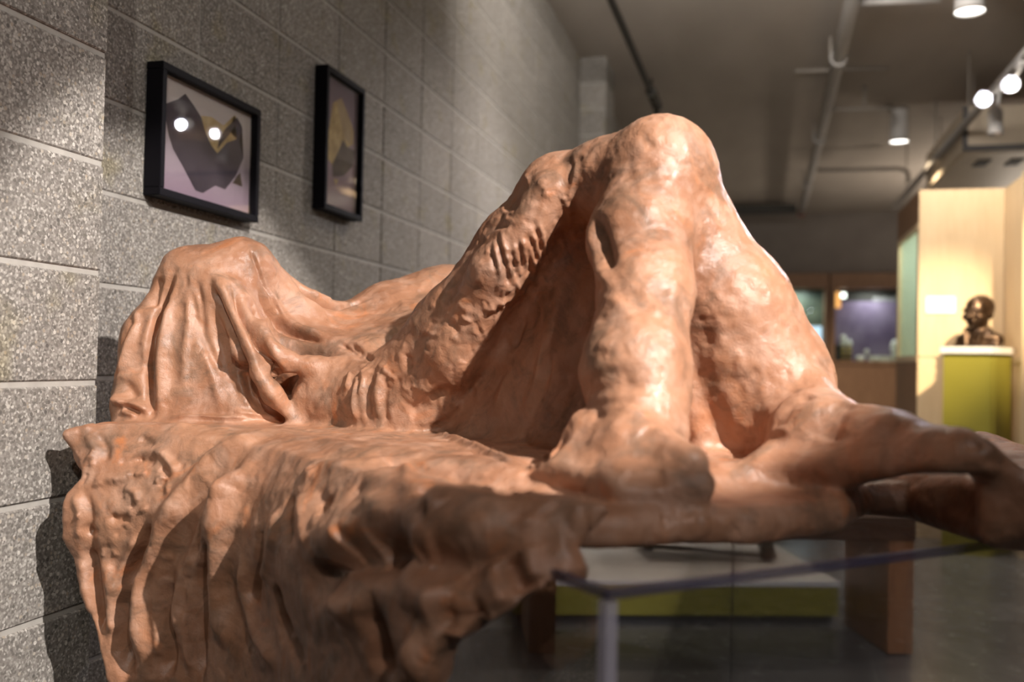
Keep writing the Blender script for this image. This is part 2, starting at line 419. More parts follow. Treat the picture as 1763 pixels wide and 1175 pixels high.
        for ax in range(3):
            u, v = (ax + 1) % 3, (ax + 2) % 3
            sl0 = [slice(1, -1)] * 3; sl1 = [slice(1, -1)] * 3
            sl0[ax] = slice(0, -1); sl1[ax] = slice(1, None)
            A, B = S[tuple(sl0)], S[tuple(sl1)]
            for flip, M in ((False, A & ~B), (True, B & ~A)):
                e = np.argwhere(M)
                if not len(e): continue
                o = np.ones(3, int); o[ax] = 0; e = e + o
                du = np.zeros(3, int); du[u] = 1; dv = np.zeros(3, int); dv[v] = 1
                q = np.stack([idx[tuple((e - du - dv).T)], idx[tuple((e - dv).T)], idx[tuple(e.T)], idx[tuple((e - du).T)]], 1)
                Q.append(q[:, ::-1] if flip else q)
        return P, np.concatenate(Q)

def model(clay, forms):
    for f in forms:
        getattr(clay, f[0])(*f[1:])

def vnoise(P, scale, seed):
    """smooth value noise, -1..1"""
    rng = np.random.default_rng(seed); T = rng.uniform(-1, 1, 4096).astype(np.float32)
    q = P * scale; i = np.floor(q).astype(np.int64); f = q - i; f = f * f * (3 - 2 * f); out = 0
    for a in (0, 1):
        for b in (0, 1):
            for c in (0, 1):
                h = ((i[:, 0] + a) * 73856093 ^ (i[:, 1] + b) * 19349663 ^ (i[:, 2] + c) * 83492791) & 4095
                w = (f[:, 0] if a else 1 - f[:, 0]) * (f[:, 1] if b else 1 - f[:, 1]) * (f[:, 2] if c else 1 - f[:, 2])
                out = out + w * T[h]
    return out

def press(V, N, strokes):
    """folds and creases: every stroke is a line of points on the cloth, its height (+ ridge, - crease) and half-width"""
    D = np.zeros(len(V)); order = np.argsort(V[:, 0]); xs = V[order, 0]
    for amp, w, sn, pts in strokes:
        P = np.array(pts); R = 3.0 * w
        lo, hi = P.min(0) - R, P.max(0) + R
        I = order[np.searchsorted(xs, lo[0]):np.searchsorted(xs, hi[0])]
        I = I[np.all((V[I] >= lo) & (V[I] <= hi), 1)]
        I = I[N[I] @ np.array(sn) > -0.35]
        if not len(I): continue
        seg = np.diff(P, axis=0); L = np.linalg.norm(seg, axis=1); cum = np.concatenate([[0], np.cumsum(L)])
        best = np.full(len(I), 1e9); par = np.zeros(len(I))
        for i in range(len(seg)):
            r = V[I] - P[i]; t = np.clip(r @ seg[i] / max(L[i] ** 2, 1e-9), 0, 1)
            q = np.linalg.norm(r - t[:, None] * seg[i], axis=1); m = q < best
            best[m] = q[m]; par[m] = cum[i] + t[m] * L[i]
        u = par / cum[-1]
        e = np.clip(np.minimum(u, 1 - u) / 0.18, 0, 1); e = e * e * (3 - 2 * e) * 0.85 + 0.15
        D[I] += amp * e * np.exp(-(best / w) ** 2)
    return D
# ---------------------------------------------------------------- end of the kit

FORMS = [
["plate",[[-0.715,1.6],[-0.6,1.59],[-0.46,1.555],[-0.31,1.45],[-0.175,1.25],[-0.065,1.09],[0.03,0.995],[0.11,0.985],[0.27,1.03],[0.4,1.12],[0.47,1.24],[0.52,1.24],[0.54,1.05],[0.64,1.01],[0.78,1.08],[0.84,1.5],[0.92,2.05],[0.5,2.3],[-0.2,2.36],[-0.55,2.2],[-0.72,1.95],[-0.725,1.7]],-0.07,-0.028,0.02,0.02],
["plate",[[-0.715,1.6],[-0.6,1.59],[-0.46,1.555],[-0.31,1.45],[-0.18,1.28],[-0.06,1.17],[0.06,1.12],[0.2,1.12],[0.36,1.2],[0.47,1.3],[0.53,1.27],[0.54,1.05],[0.78,1.08],[0.84,1.5],[0.92,2.05],[0.5,2.3],[-0.2,2.36],[-0.55,2.2],[-0.72,1.95],[-0.725,1.7]],-0.07,0.0,0.034,0.035],
["curtain",[[-0.76,1.6],[-0.6,1.575],[-0.47,1.525],[-0.34,1.41],[-0.22,1.22],[-0.12,1.07],[-0.03,0.965],[0.05,0.94]],-0.014,[-0.66,-0.66,-0.62,-0.52,-0.38,-0.28,-0.15,-0.085],[[-0.7,-0.42,-0.35,-0.18,-0.11,-0.08,-0.03,0],[-0.6,-0.64,-0.658,-0.722,-0.72,-0.695,-0.712,-0.725]],0.02,[[-0.7,-0.35,-0.22,-0.17,-0.12,-0.06,-0.014],[0.02,0.012,0.014,0.026,0.028,0.004,-0.03]],0.04],
["tri",[-0.735,1.585,-0.012],[-0.7,1.6,-0.004],[-0.72,1.6,-0.035],0.008,0.01],
["cone",[-0.6145,1.82,0.2689],0.0554,[-0.6626,1.8,0.1454],0.0658,0.03],
["cone",[-0.6626,1.8,0.1454],0.0658,[-0.6703,1.78,0.0257],0.0716,0.03],
["cone",[-0.6145,1.82,0.2689],0.0554,[-0.5237,1.83,0.294],0.0479,0.03],
["cone",[-0.5237,1.83,0.294],0.0468,[-0.4971,1.78,0.0293],0.0802,0.03],
["cone",[-0.5614,1.8,0.2573],0.0636,[-0.5842,1.8,0.0046],0.1042,0.03],
["tri",[-0.6277,1.86,0.2607],[-0.7004,1.86,0.0213],[-0.5081,1.86,0.0252],0.05,0.03],
["cone",[-0.518,1.85,0.2938],0.0485,[-0.4368,1.9,0.2006],0.0579,0.035],
["cone",[-0.4368,1.9,0.2006],0.0579,[-0.3482,1.96,0.1668],0.0621,0.035],
["cone",[-0.3482,1.96,0.1668],0.0621,[-0.2521,2.05,0.186],0.0999,0.035],
["cone",[-0.2521,2.05,0.186],0.0999,[-0.1472,2.12,0.1943],0.133,0.035],
["cone",[-0.1472,2.12,0.1943],0.133,[-0.0026,2.18,0.1993],0.1394,0.035],
["cone",[-0.0026,2.18,0.1993],0.1394,[0.1591,2.2,0.1564],0.1474,0.035],
["tri",[-0.4665,1.86,0.1676],[-0.258,1.76,0.1186],[-0.3434,2.0,0.1801],0.03,0.03],
["tri",[-0.258,1.76,0.1186],[-0.1102,1.95,0.2309],[-0.3434,2.0,0.1801],0.035,0.03],
["tri",[-0.4665,1.86,0.1676],[-0.503,1.84,0.0374],[-0.2605,1.78,0.0991],0.03,0.03],
["cone",[-0.5163,1.745,0.2432],0.0149,[-0.4669,1.72,0.1584],0.0168,0.025],
["cone",[-0.4669,1.72,0.1584],0.0168,[-0.4181,1.705,0.1175],0.0187,0.025],
["cone",[-0.4181,1.705,0.1175],0.0187,[-0.3566,1.72,0.1062],0.0147,0.025],
["cone",[-0.3566,1.72,0.1062],0.0147,[-0.2641,1.73,0.1164],0.0084,0.025],
["cone",[-0.5345,1.735,0.2421],0.0148,[-0.4775,1.7,0.1369],0.0176,0.025],
["cone",[-0.4775,1.7,0.1369],0.0176,[-0.4236,1.7,0.0553],0.0145,0.025],
["cone",[-0.4236,1.7,0.0553],0.0145,[-0.3886,1.71,0.012],0.0073,0.025],
["tri",[-0.489,1.82,0.1382],[-0.4122,1.79,0.0066],[-0.2996,1.82,0.0978],0.03,0.03],
["cone",[-0.3365,1.76,0.0421],0.0665,[-0.1958,1.7,0.0475],0.087,0.025],
["cone",[-0.1959,1.7,0.0496],0.088,[-0.0812,1.63,0.172],0.0814,0.03],
["cone",[-0.0812,1.63,0.172],0.0814,[0.0147,1.57,0.3064],0.0727,0.03],
["cone",[0.0147,1.57,0.3064],0.0727,[0.0713,1.53,0.3967],0.0578,0.03],
["cone",[0.0685,1.53,0.3966],0.0559,[0.1553,1.47,0.4059],0.0645,0.03],
["cone",[0.1553,1.47,0.4059],0.0645,[0.2132,1.41,0.4165],0.0704,0.03],
["cone",[-0.1561,1.635,0.0353],0.0478,[-0.093,1.575,0.1327],0.0451,0.022],
["cone",[-0.093,1.575,0.1327],0.0451,[-0.0266,1.51,0.2617],0.0423,0.022],
["cone",[-0.0266,1.51,0.2617],0.0423,[0.0571,1.475,0.3813],0.0359,0.022],
["cone",[0.2158,1.41,0.4165],0.0704,[0.1825,1.36,0.304],0.0729,0.025],
["cone",[0.1825,1.36,0.304],0.0729,[0.1799,1.29,0.2239],0.0613,0.025],
["cone",[0.1799,1.29,0.2239],0.0613,[0.158,1.21,0.1142],0.0663,0.025],
["cone",[0.158,1.21,0.1142],0.0663,[0.1611,1.17,0.0472],0.0584,0.025],
["cone",[0.1431,1.12,0.0265],0.0437,[0.2001,1.06,0.017],0.0194,0.02],
["cone",[0.0401,1.14,0.0004],0.0083,[0.1287,1.04,-0.0157],0.0082,0.015],
["cone",[0.1287,1.04,-0.0157],0.0082,[0.2055,1.03,-0.0053],0.0075,0.015],
["tri",[0.0866,1.585,0.3504],[-0.1148,1.66,0.0207],[0.0719,1.44,-0.0022],0.026,0.03],
["tri",[0.0866,1.585,0.3504],[0.1781,1.5,0.3403],[0.0719,1.44,-0.0022],0.026,0.03],
["tri",[0.1781,1.5,0.3403],[0.0719,1.44,-0.0022],[0.1685,1.34,0.0233],0.026,0.03],
["cone",[0.2296,1.43,0.4104],0.0662,[0.2645,1.43,0.3059],0.0749,0.03],
["cone",[0.2645,1.43,0.3059],0.0749,[0.318,1.42,0.206],0.0934,0.03],
["cone",[0.318,1.42,0.206],0.0934,[0.3565,1.43,0.1158],0.1028,0.03],
["cone",[0.3565,1.43,0.1158],0.1028,[0.3907,1.44,0.0507],0.0982,0.03],
["cone",[0.3934,1.24,0.0358],0.0544,[0.4489,1.15,0.0314],0.0364,0.04],
["cone",[0.4489,1.15,0.0314],0.0364,[0.4913,1.06,0.023],0.0181,0.04],
["cone",[0.4913,1.06,0.023],0.0181,[0.5218,1.05,0.0202],0.009,0.04],
["tri",[0.3302,1.2,0.0012],[0.5055,1.03,0.0283],[0.4518,1.3,0.0441],0.018,0.04],
["ell",[0.487,1.1,-0.0313],[0.06,0.13,0.05],0.1,0.015,"cut"],
["tri",[0.5269,1.05,0.0178],[0.5296,1.05,-0.0515],[0.6219,1.0,-0.0195],0.014,0.02],
["tri",[0.2253,1.38,0.1809],[0.3412,1.46,0.1507],[0.283,1.38,-0.0026],0.02,0.02],
["tri",[0.0867,1.175,0.0524],[0.047,1.14,0.002],[0.1286,1.04,-0.0094],0.013,0.02],
["tri",[0.1411,1.12,0.0264],[0.1287,1.04,-0.0138],[0.2024,1.03,-0.0029],0.013,0.03],
["tri",[0.4271,1.39,0.1092],[0.3536,1.38,0.0449],[0.4121,1.24,0.0422],0.03,0.05],
["cone",[0.7901,1.8,-0.0131],0.0263,[0.8,1.62,-0.0211],0.0335,0.03],
["cone",[0.8,1.62,-0.0211],0.0335,[0.8414,1.5,-0.05],0.0402,0.03]]

STROKES = [
[-0.028,0.008,[-0.05,-0.97,0.23],[[-0.625,1.756,0.274],[-0.634,1.755,0.247],[-0.639,1.754,0.232],[-0.642,1.749,0.217],[-0.646,1.745,0.202],[-0.647,1.738,0.187],[-0.649,1.734,0.171],[-0.651,1.729,0.156],[-0.652,1.727,0.139],[-0.653,1.726,0.123],[-0.654,1.724,0.106],[-0.652,1.722,0.089],[-0.649,1.719,0.072],[-0.646,1.715,0.055],[-0.642,1.709,0.034],[-0.636,1.702,0.014]]],
[0.01,0.01,[-0.08,-0.97,0.23],[[-0.632,1.749,0.22],[-0.634,1.743,0.198],[-0.635,1.735,0.176],[-0.636,1.731,0.155],[-0.636,1.726,0.134],[-0.636,1.725,0.117],[-0.635,1.722,0.099],[-0.634,1.718,0.082],[-0.631,1.714,0.065],[-0.629,1.71,0.048],[-0.626,1.706,0.031],[-0.623,1.7,0.015]]],
[-0.016,0.01,[-0.09,-0.99,0.06],[[-0.556,1.738,0.265],[-0.544,1.722,0.243],[-0.536,1.717,0.227],[-0.529,1.714,0.212],[-0.521,1.709,0.197],[-0.511,1.702,0.18],[-0.5,1.693,0.163],[-0.489,1.68,0.146],[-0.48,1.679,0.128],[-0.474,1.686,0.109],[-0.475,1.719,0.089],[-0.469,1.716,0.073],[-0.463,1.713,0.056],[-0.453,1.713,0.046],[-0.444,1.719,0.035],[-0.436,1.729,0.024],[-0.427,1.737,0.013]]],
[0.012,0.013,[0.22,-0.94,0.26],[[-0.548,1.742,0.274],[-0.531,1.723,0.254],[-0.519,1.718,0.236],[-0.51,1.713,0.222],[-0.501,1.708,0.208],[-0.493,1.705,0.194],[-0.484,1.697,0.18],[-0.475,1.69,0.167],[-0.467,1.684,0.153],[-0.46,1.682,0.14],[-0.454,1.684,0.123],[-0.448,1.683,0.105],[-0.442,1.685,0.087],[-0.434,1.684,0.075],[-0.426,1.682,0.063],[-0.418,1.681,0.05],[-0.412,1.69,0.037]]],
[-0.026,0.009,[0.28,-0.9,0.33],[[-0.511,1.728,0.248],[-0.5,1.72,0.225],[-0.49,1.713,0.208],[-0.481,1.708,0.191],[-0.472,1.701,0.177],[-0.463,1.694,0.163],[-0.454,1.69,0.15],[-0.444,1.688,0.134],[-0.434,1.685,0.119],[-0.424,1.683,0.108],[-0.417,1.691,0.096],[-0.426,1.767,0.083],[-0.416,1.764,0.063],[-0.401,1.738,0.044]]],
[0.012,0.014,[0.69,-0.48,0.54],[[-0.506,1.751,0.26],[-0.498,1.748,0.245],[-0.492,1.749,0.231],[-0.486,1.76,0.217],[-0.479,1.762,0.203],[-0.471,1.763,0.188],[-0.451,1.713,0.174],[-0.443,1.707,0.16],[-0.434,1.699,0.147],[-0.42,1.689,0.136],[-0.407,1.685,0.126]]],
[-0.008,0.004,[0.7,-0.66,0.26],[[-0.499,1.795,0.331],[-0.49,1.789,0.311],[-0.482,1.791,0.293],[-0.476,1.794,0.276],[-0.47,1.799,0.259],[-0.464,1.806,0.243],[-0.457,1.812,0.226],[-0.45,1.821,0.211],[-0.44,1.82,0.196]]],
[-0.016,0.008,[0.35,-0.78,0.52],[[-0.475,1.788,0.247],[-0.467,1.791,0.228],[-0.459,1.796,0.21],[-0.453,1.809,0.196],[-0.443,1.808,0.181],[-0.419,1.801,0.168],[-0.401,1.795,0.163],[-0.383,1.787,0.159],[-0.365,1.781,0.156],[-0.347,1.774,0.154]]],
[0.01,0.01,[0.39,-0.73,0.56],[[-0.469,1.801,0.257],[-0.462,1.808,0.24],[-0.455,1.817,0.223],[-0.445,1.825,0.208],[-0.432,1.818,0.191],[-0.416,1.814,0.183],[-0.398,1.804,0.175],[-0.374,1.795,0.17],[-0.35,1.786,0.166]]],
[-0.018,0.007,[0.42,-0.46,0.78],[[-0.428,1.868,0.272],[-0.415,1.868,0.261],[-0.402,1.867,0.249],[-0.388,1.877,0.24],[-0.374,1.884,0.231],[-0.35,1.909,0.227],[-0.329,1.947,0.237],[-0.314,1.958,0.241],[-0.298,1.962,0.246]]],
[0.006,0.012,[0.52,-0.17,0.84],[[-0.403,1.889,0.258],[-0.389,1.888,0.247],[-0.376,1.912,0.243],[-0.361,1.925,0.238]]],
[-0.01,0.006,[-0.4,-0.58,0.71],[[-0.322,1.765,0.152],[-0.305,1.752,0.143],[-0.287,1.73,0.135],[-0.259,1.682,0.122]]],
[-0.008,0.005,[-0.41,-0.55,0.73],[[-0.301,1.758,0.152],[-0.275,1.726,0.137],[-0.243,1.658,0.123]]],
[-0.007,0.004,[-0.44,-0.52,0.73],[[-0.265,1.718,0.134],[-0.241,1.65,0.121]]],
[0.0074,0.006,[-0.63,-0.62,0.47],[[-0.248,1.651,0.114],[-0.263,1.657,0.104],[-0.278,1.665,0.095],[-0.28,1.654,0.079],[-0.284,1.651,0.063]]],
[0.0087,0.006,[-0.64,-0.73,0.23],[[-0.243,1.644,0.113],[-0.253,1.642,0.099],[-0.264,1.644,0.086],[-0.265,1.638,0.068],[-0.267,1.635,0.051],[-0.264,1.634,0.032],[-0.261,1.636,0.013]]],
[0.0062,0.005,[-0.6,-0.73,0.31],[[-0.237,1.633,0.107],[-0.251,1.636,0.091],[-0.253,1.63,0.074],[-0.256,1.629,0.057]]],
[-0.0062,0.006,[-0.64,-0.72,0.27],[[-0.255,1.646,0.101],[-0.262,1.643,0.088],[-0.27,1.643,0.075],[-0.272,1.64,0.058],[-0.275,1.643,0.04]]],
[-0.0074,0.008,[-0.55,-0.83,0.11],[[-0.233,1.625,0.101],[-0.236,1.622,0.088],[-0.24,1.622,0.075],[-0.244,1.621,0.062],[-0.242,1.618,0.047],[-0.241,1.62,0.032],[-0.239,1.621,0.018]]],
[0.005,0.008,[-0.4,-0.92,0.04],[[-0.222,1.617,0.102],[-0.223,1.612,0.082],[-0.225,1.611,0.063],[-0.223,1.609,0.048],[-0.221,1.61,0.033],[-0.219,1.612,0.019]]],
[-0.0037,0.006,[-0.37,-0.93,-0.05],[[-0.211,1.606,0.083],[-0.211,1.605,0.063],[-0.212,1.606,0.043],[-0.209,1.608,0.03],[-0.206,1.607,0.016]]],
[0.012,0.008,[-0.28,-0.94,0.2],[[-0.717,1.727,0.036],[-0.697,1.716,0.036],[-0.681,1.711,0.035],[-0.654,1.709,0.026],[-0.64,1.705,0.018]]],
[0.01,0.007,[-0.26,-0.92,0.29],[[-0.699,1.717,0.039],[-0.69,1.711,0.02],[-0.665,1.703,0.009]]],
[-0.012,0.006,[-0.26,-0.95,0.16],[[-0.706,1.718,0.03],[-0.683,1.71,0.026],[-0.659,1.706,0.017]]],
[0.008,0.012,[-0.57,-0.8,0.18],[[-0.705,1.734,0.09],[-0.707,1.73,0.075],[-0.709,1.727,0.059],[-0.71,1.724,0.043],[-0.711,1.722,0.028]]],
[-0.01,0.012,[-0.34,-0.92,0.22],[[-0.714,1.737,0.08],[-0.688,1.718,0.06],[-0.671,1.711,0.039]]],
[-0.006,0.008,[-0.05,-0.98,0.18],[[-0.598,1.747,0.271],[-0.594,1.743,0.256],[-0.589,1.739,0.24],[-0.585,1.736,0.224],[-0.579,1.73,0.209],[-0.575,1.728,0.193],[-0.567,1.724,0.179],[-0.56,1.723,0.165],[-0.554,1.723,0.151],[-0.545,1.722,0.133],[-0.537,1.72,0.115],[-0.525,1.717,0.099],[-0.513,1.714,0.082]]],
[-0.005,0.006,[-0.01,-0.99,0.15],[[-0.579,1.739,0.263],[-0.574,1.736,0.245],[-0.568,1.732,0.227],[-0.564,1.73,0.209],[-0.561,1.728,0.192],[-0.558,1.725,0.174],[-0.556,1.722,0.157]]],
[0.005,0.008,[-0.2,-0.96,0.18],[[-0.59,1.747,0.279],[-0.589,1.742,0.263],[-0.59,1.741,0.247],[-0.589,1.738,0.231],[-0.589,1.735,0.214],[-0.588,1.731,0.198],[-0.588,1.728,0.183],[-0.588,1.726,0.169],[-0.588,1.722,0.154],[-0.589,1.72,0.139],[-0.589,1.718,0.124],[-0.588,1.714,0.11],[-0.588,1.711,0.095],[-0.588,1.709,0.081],[-0.588,1.706,0.066],[-0.588,1.704,0.052]]],
[0.006,0.01,[-0.18,-0.96,0.2],[[-0.619,1.753,0.263],[-0.621,1.751,0.247],[-0.623,1.749,0.231],[-0.625,1.745,0.214],[-0.627,1.741,0.198],[-0.625,1.736,0.181],[-0.625,1.732,0.164],[-0.624,1.729,0.147],[-0.624,1.727,0.13],[-0.624,1.724,0.113],[-0.623,1.72,0.097],[-0.621,1.716,0.08],[-0.62,1.712,0.063],[-0.619,1.71,0.047],[-0.617,1.705,0.03]]],
[-0.006,0.009,[0.13,-0.97,0.22],[[-0.539,1.729,0.178],[-0.534,1.729,0.161],[-0.527,1.727,0.143],[-0.52,1.723,0.126],[-0.514,1.721,0.109],[-0.507,1.716,0.091],[-0.5,1.712,0.074],[-0.493,1.707,0.061],[-0.487,1.704,0.047],[-0.482,1.703,0.033]]],
[0.005,0.009,[0.05,-0.98,0.17],[[-0.555,1.721,0.136],[-0.548,1.719,0.118],[-0.542,1.716,0.101],[-0.536,1.714,0.084],[-0.53,1.711,0.067],[-0.523,1.706,0.05],[-0.517,1.703,0.033]]],
[-0.012,0.012,[-0.4,-0.84,0.36],[[-0.656,1.769,0.269],[-0.662,1.764,0.242],[-0.662,1.757,0.225],[-0.662,1.749,0.208]]],
[-0.01,0.02,[-0.24,-0.94,0.24],[[-0.686,1.751,0.197],[-0.683,1.74,0.181],[-0.682,1.732,0.165],[-0.682,1.73,0.149],[-0.683,1.728,0.133],[-0.679,1.727,0.116],[-0.675,1.724,0.098],[-0.67,1.72,0.081]]],
[0.008,0.008,[-0.52,-0.81,0.28],[[-0.687,1.765,0.214],[-0.688,1.752,0.197],[-0.689,1.742,0.181],[-0.692,1.737,0.165],[-0.696,1.735,0.149],[-0.701,1.736,0.133],[-0.704,1.737,0.115],[-0.708,1.737,0.097],[-0.709,1.734,0.08]]],
[0.01,0.006,[0.07,-0.84,0.54],[[-0.606,1.693,0.009],[-0.591,1.692,0.009],[-0.577,1.693,0.009],[-0.563,1.693,0.009],[-0.549,1.696,0.01],[-0.535,1.698,0.01],[-0.521,1.698,0.01],[-0.507,1.698,0.01],[-0.492,1.698,0.011],[-0.478,1.7,0.011],[-0.465,1.704,0.011]]],
[0.006,0.006,[0.39,-0.88,0.26],[[-0.495,1.7,0.025],[-0.479,1.703,0.022],[-0.463,1.707,0.02],[-0.448,1.717,0.017],[-0.43,1.732,0.012],[-0.412,1.744,0.007]]],
[0.004,0.01,[-0.11,-0.58,0.81],[[-0.282,1.983,0.266],[-0.264,1.97,0.257],[-0.247,1.961,0.249],[-0.229,1.951,0.24],[-0.212,1.904,0.222]]],
[0.004,0.01,[-0.81,-0.48,0.33],[[-0.169,1.612,0.195],[-0.156,1.581,0.181]]],
[-0.003,0.006,[-0.06,-0.47,0.88],[[-0.327,1.898,0.206],[-0.311,1.909,0.208],[-0.295,1.916,0.211],[-0.278,1.92,0.213],[-0.26,1.918,0.214],[-0.241,1.909,0.216],[-0.223,1.897,0.217],[-0.204,1.885,0.218]]],
[-0.004,0.006,[0.01,-0.37,0.93],[[-0.364,1.856,0.187],[-0.348,1.861,0.184],[-0.33,1.854,0.181],[-0.31,1.837,0.179],[-0.29,1.82,0.176],[-0.272,1.807,0.174],[-0.254,1.796,0.173],[-0.235,1.782,0.171],[-0.219,1.782,0.17]]],
[0.004,0.008,[0.05,-0.6,0.8],[[-0.224,2.004,0.28],[-0.198,1.993,0.268],[-0.184,2.027,0.296]]],
[0.001613390209256829,0.004021183013549996,[0.66,-0.61,-0.44],[[0.054,1.484,0.306],[0.056,1.495,0.299],[0.063,1.505,0.295]]],
[-0.0025586979092148084,0.005244194020271372,[-0.1,-0.83,-0.54],[[0.08,1.445,0.373],[0.083,1.447,0.368],[0.096,1.447,0.363]]],
[0.0024074418773358756,0.0031605360932804773,[0.3,-0.74,-0.6],[[-0.037,1.485,0.214],[-0.029,1.496,0.204],[-0.024,1.504,0.198]]],
[-0.0021319929077394835,0.0030029992089670716,[0.34,-0.72,-0.6],[[-0.08,1.536,0.106],[-0.072,1.546,0.099]]],
[-0.002117619184509297,0.00412136025190094,[-0.77,-0.63,0.07],[[-0.151,1.569,0.134],[-0.139,1.552,0.141],[-0.131,1.542,0.136]]],
[-0.0013779106054333816,0.0030363407009095333,[0.35,-0.82,-0.44],[[-0.066,1.518,0.15],[-0.063,1.525,0.138],[-0.058,1.533,0.131]]],
[-0.0018898556408542353,0.0036003383207569395,[-0.11,-0.98,-0.15],[[0.015,1.452,0.338],[0.031,1.45,0.337],[0.033,1.45,0.339]]],
[0.0011713431938196583,0.0047305556866120745,[0.1,-0.98,-0.16],[[-0.016,1.461,0.282],[-0.004,1.462,0.281],[0.007,1.464,0.28]]],
[0.0021412125825991234,0.004531294510413279,[-0.65,-0.68,0.33],[[-0.016,1.486,0.345],[-0.007,1.466,0.341],[0.009,1.455,0.332]]],
[0.002356199008407254,0.004003064369981579,[0.58,-0.64,-0.51],[[0.031,1.479,0.282],[0.035,1.49,0.276],[0.046,1.509,0.264]]],
[0.002010297769811664,0.005337402735466625,[-0.28,-0.96,-0.01],[[0.041,1.443,0.379],[0.051,1.441,0.376]]],
[0.0016481578445778553,0.003183683279518194,[-0.48,-0.76,0.44],[[0.035,1.454,0.399],[0.039,1.45,0.399],[0.048,1.444,0.395]]],
[0.0011700192819180115,0.005160938907752832,[-0.59,-0.78,-0.23],[[-0.147,1.563,0.103],[-0.135,1.552,0.102],[-0.126,1.549,0.094]]],
[0.002484981473623318,0.005224320721273868,[-0.59,-0.74,0.33],[[-0.23,1.628,0.109],[-0.216,1.616,0.109],[-0.209,1.61,0.107]]],
[0.0019504862118203316,0.004843667456975567,[0.44,-0.72,-0.54],[[0.018,1.484,0.258],[0.03,1.51,0.251],[0.041,1.519,0.246]]],
[0.0013418162149587722,0.0035080365177363295,[-0.78,-0.37,0.5],[[-0.053,1.535,0.331],[-0.046,1.513,0.319],[-0.041,1.499,0.317]]],
[0.002088546852873809,0.004963184880522029,[0.5,-0.59,-0.63],[[0.015,1.502,0.237],[0.021,1.526,0.23],[0.018,1.533,0.221]]],
[0.0023936219389459456,0.00426276313275093,[-0.27,-0.96,0.01],[[-0.016,1.463,0.303],[-0.006,1.461,0.291]]],
[0.001763479161444505,0.00508284331545778,[-0.37,-0.92,-0.15],[[-0.099,1.52,0.161],[-0.092,1.519,0.158],[-0.087,1.515,0.161]]],
[0.0019008611525701948,0.004229459699021167,[0.05,-0.84,-0.53],[[-0.047,1.484,0.217],[-0.043,1.491,0.205],[-0.03,1.494,0.205]]],
[0.0025285300268830073,0.0037348659279706356,[0.34,-0.72,-0.61],[[-0.017,1.469,0.24],[-0.015,1.481,0.226],[-0.016,1.495,0.211]]],
[0.0012619106569604038,0.004724056500472665,[-0.56,-0.77,0.31],[[-0.228,1.63,0.117],[-0.212,1.612,0.106],[-0.214,1.609,0.089]]],
[-0.0017813565296743302,0.00530611531822259,[0.22,-0.96,-0.2],[[-0.011,1.462,0.282],[-0.002,1.465,0.272],[0.006,1.467,0.272]]],
[-0.002496598868275554,0.003912834995229139,[-0.74,-0.65,0.16],[[-0.15,1.57,0.161],[-0.145,1.565,0.162],[-0.136,1.554,0.162]]],
[-0.0024247635355164974,0.003605635205141091,[-0.52,-0.85,0.08],[[-0.204,1.605,0.101],[-0.188,1.597,0.091],[-0.183,1.593,0.086]]],
[0.0015161554747099232,0.004564307112053003,[0.21,-0.78,-0.59],[[-0.12,1.559,0.074],[-0.114,1.572,0.053],[-0.108,1.58,0.049]]],
[-0.001598895417165343,0.005199047036159527,[0.62,-0.63,-0.47],[[0.05,1.492,0.293],[0.048,1.504,0.276]]],
[0.001099750976785754,0.00435392160242128,[-0.65,-0.67,0.35],[[-0.137,1.574,0.212],[-0.126,1.561,0.208],[-0.12,1.555,0.207]]],
[-0.0011813694286745224,0.004024571225120935,[0.32,-0.63,-0.71],[[-0.097,1.55,0.084],[-0.091,1.563,0.076],[-0.089,1.574,0.067]]],
[0.001768382738723017,0.003622369721010937,[0.32,-0.72,-0.61],[[-0.116,1.572,0.052],[-0.115,1.58,0.044],[-0.115,1.589,0.035]]],
[0.0021413246686583787,0.0034745371128859434,[-0.54,-0.84,-0.12],[[-0.165,1.579,0.08],[-0.153,1.57,0.076],[-0.147,1.568,0.07]]],
[0.0017059464668998305,0.0031682599367516802,[0.13,-0.87,-0.48],[[-0.061,1.504,0.178],[-0.061,1.51,0.168],[-0.052,1.515,0.164]]],
[0.0014153223033884304,0.003791453548068267,[-0.06,-0.83,-0.56],[[-0.049,1.482,0.223],[-0.039,1.483,0.217],[-0.03,1.489,0.212]]],
[0.0012090321056357459,0.004286117918637358,[0.07,-0.96,-0.27],[[0.012,1.455,0.323],[0.013,1.456,0.31],[0.028,1.463,0.302]]],
[0.002085601140571225,0.0034920370371914478,[0.42,-0.73,-0.54],[[-0.05,1.504,0.182],[-0.046,1.513,0.17],[-0.038,1.533,0.154]]],
[0.001290968395222407,0.005096121717914328,[-0.66,-0.65,0.39],[[-0.135,1.577,0.221],[-0.131,1.568,0.212],[-0.122,1.559,0.211]]],
[0.0010249273882414888,0.005328858495176603,[-0.49,-0.84,0.22],[[-0.244,1.627,0.087],[-0.22,1.611,0.086],[-0.209,1.606,0.084]]],
[0.0019136958287881854,0.0044312389026685255,[-0.59,-0.79,0.17],[[-0.063,1.48,0.266],[-0.052,1.473,0.275],[-0.045,1.468,0.269]]],
[0.0017837060003737617,0.0046357598925646296,[0.07,-0.89,-0.44],[[0.081,1.441,0.382],[0.081,1.445,0.373],[0.081,1.455,0.358]]],
[0.0014061957893043158,0.0052498441900820265,[-0.85,-0.42,0.32],[[-0.096,1.563,0.263],[-0.085,1.549,0.265],[-0.078,1.51,0.257]]],
[0.0019359800105603982,0.0032211856914491858,[-0.09,-0.95,-0.28],[[0.048,1.511,0.262],[0.048,1.516,0.255],[0.055,1.514,0.246]]],
[0.002580444122676013,0.0037493703929287717,[0.43,-0.58,-0.69],[[-0.022,1.485,0.217],[-0.018,1.491,0.213],[-0.013,1.506,0.206]]],
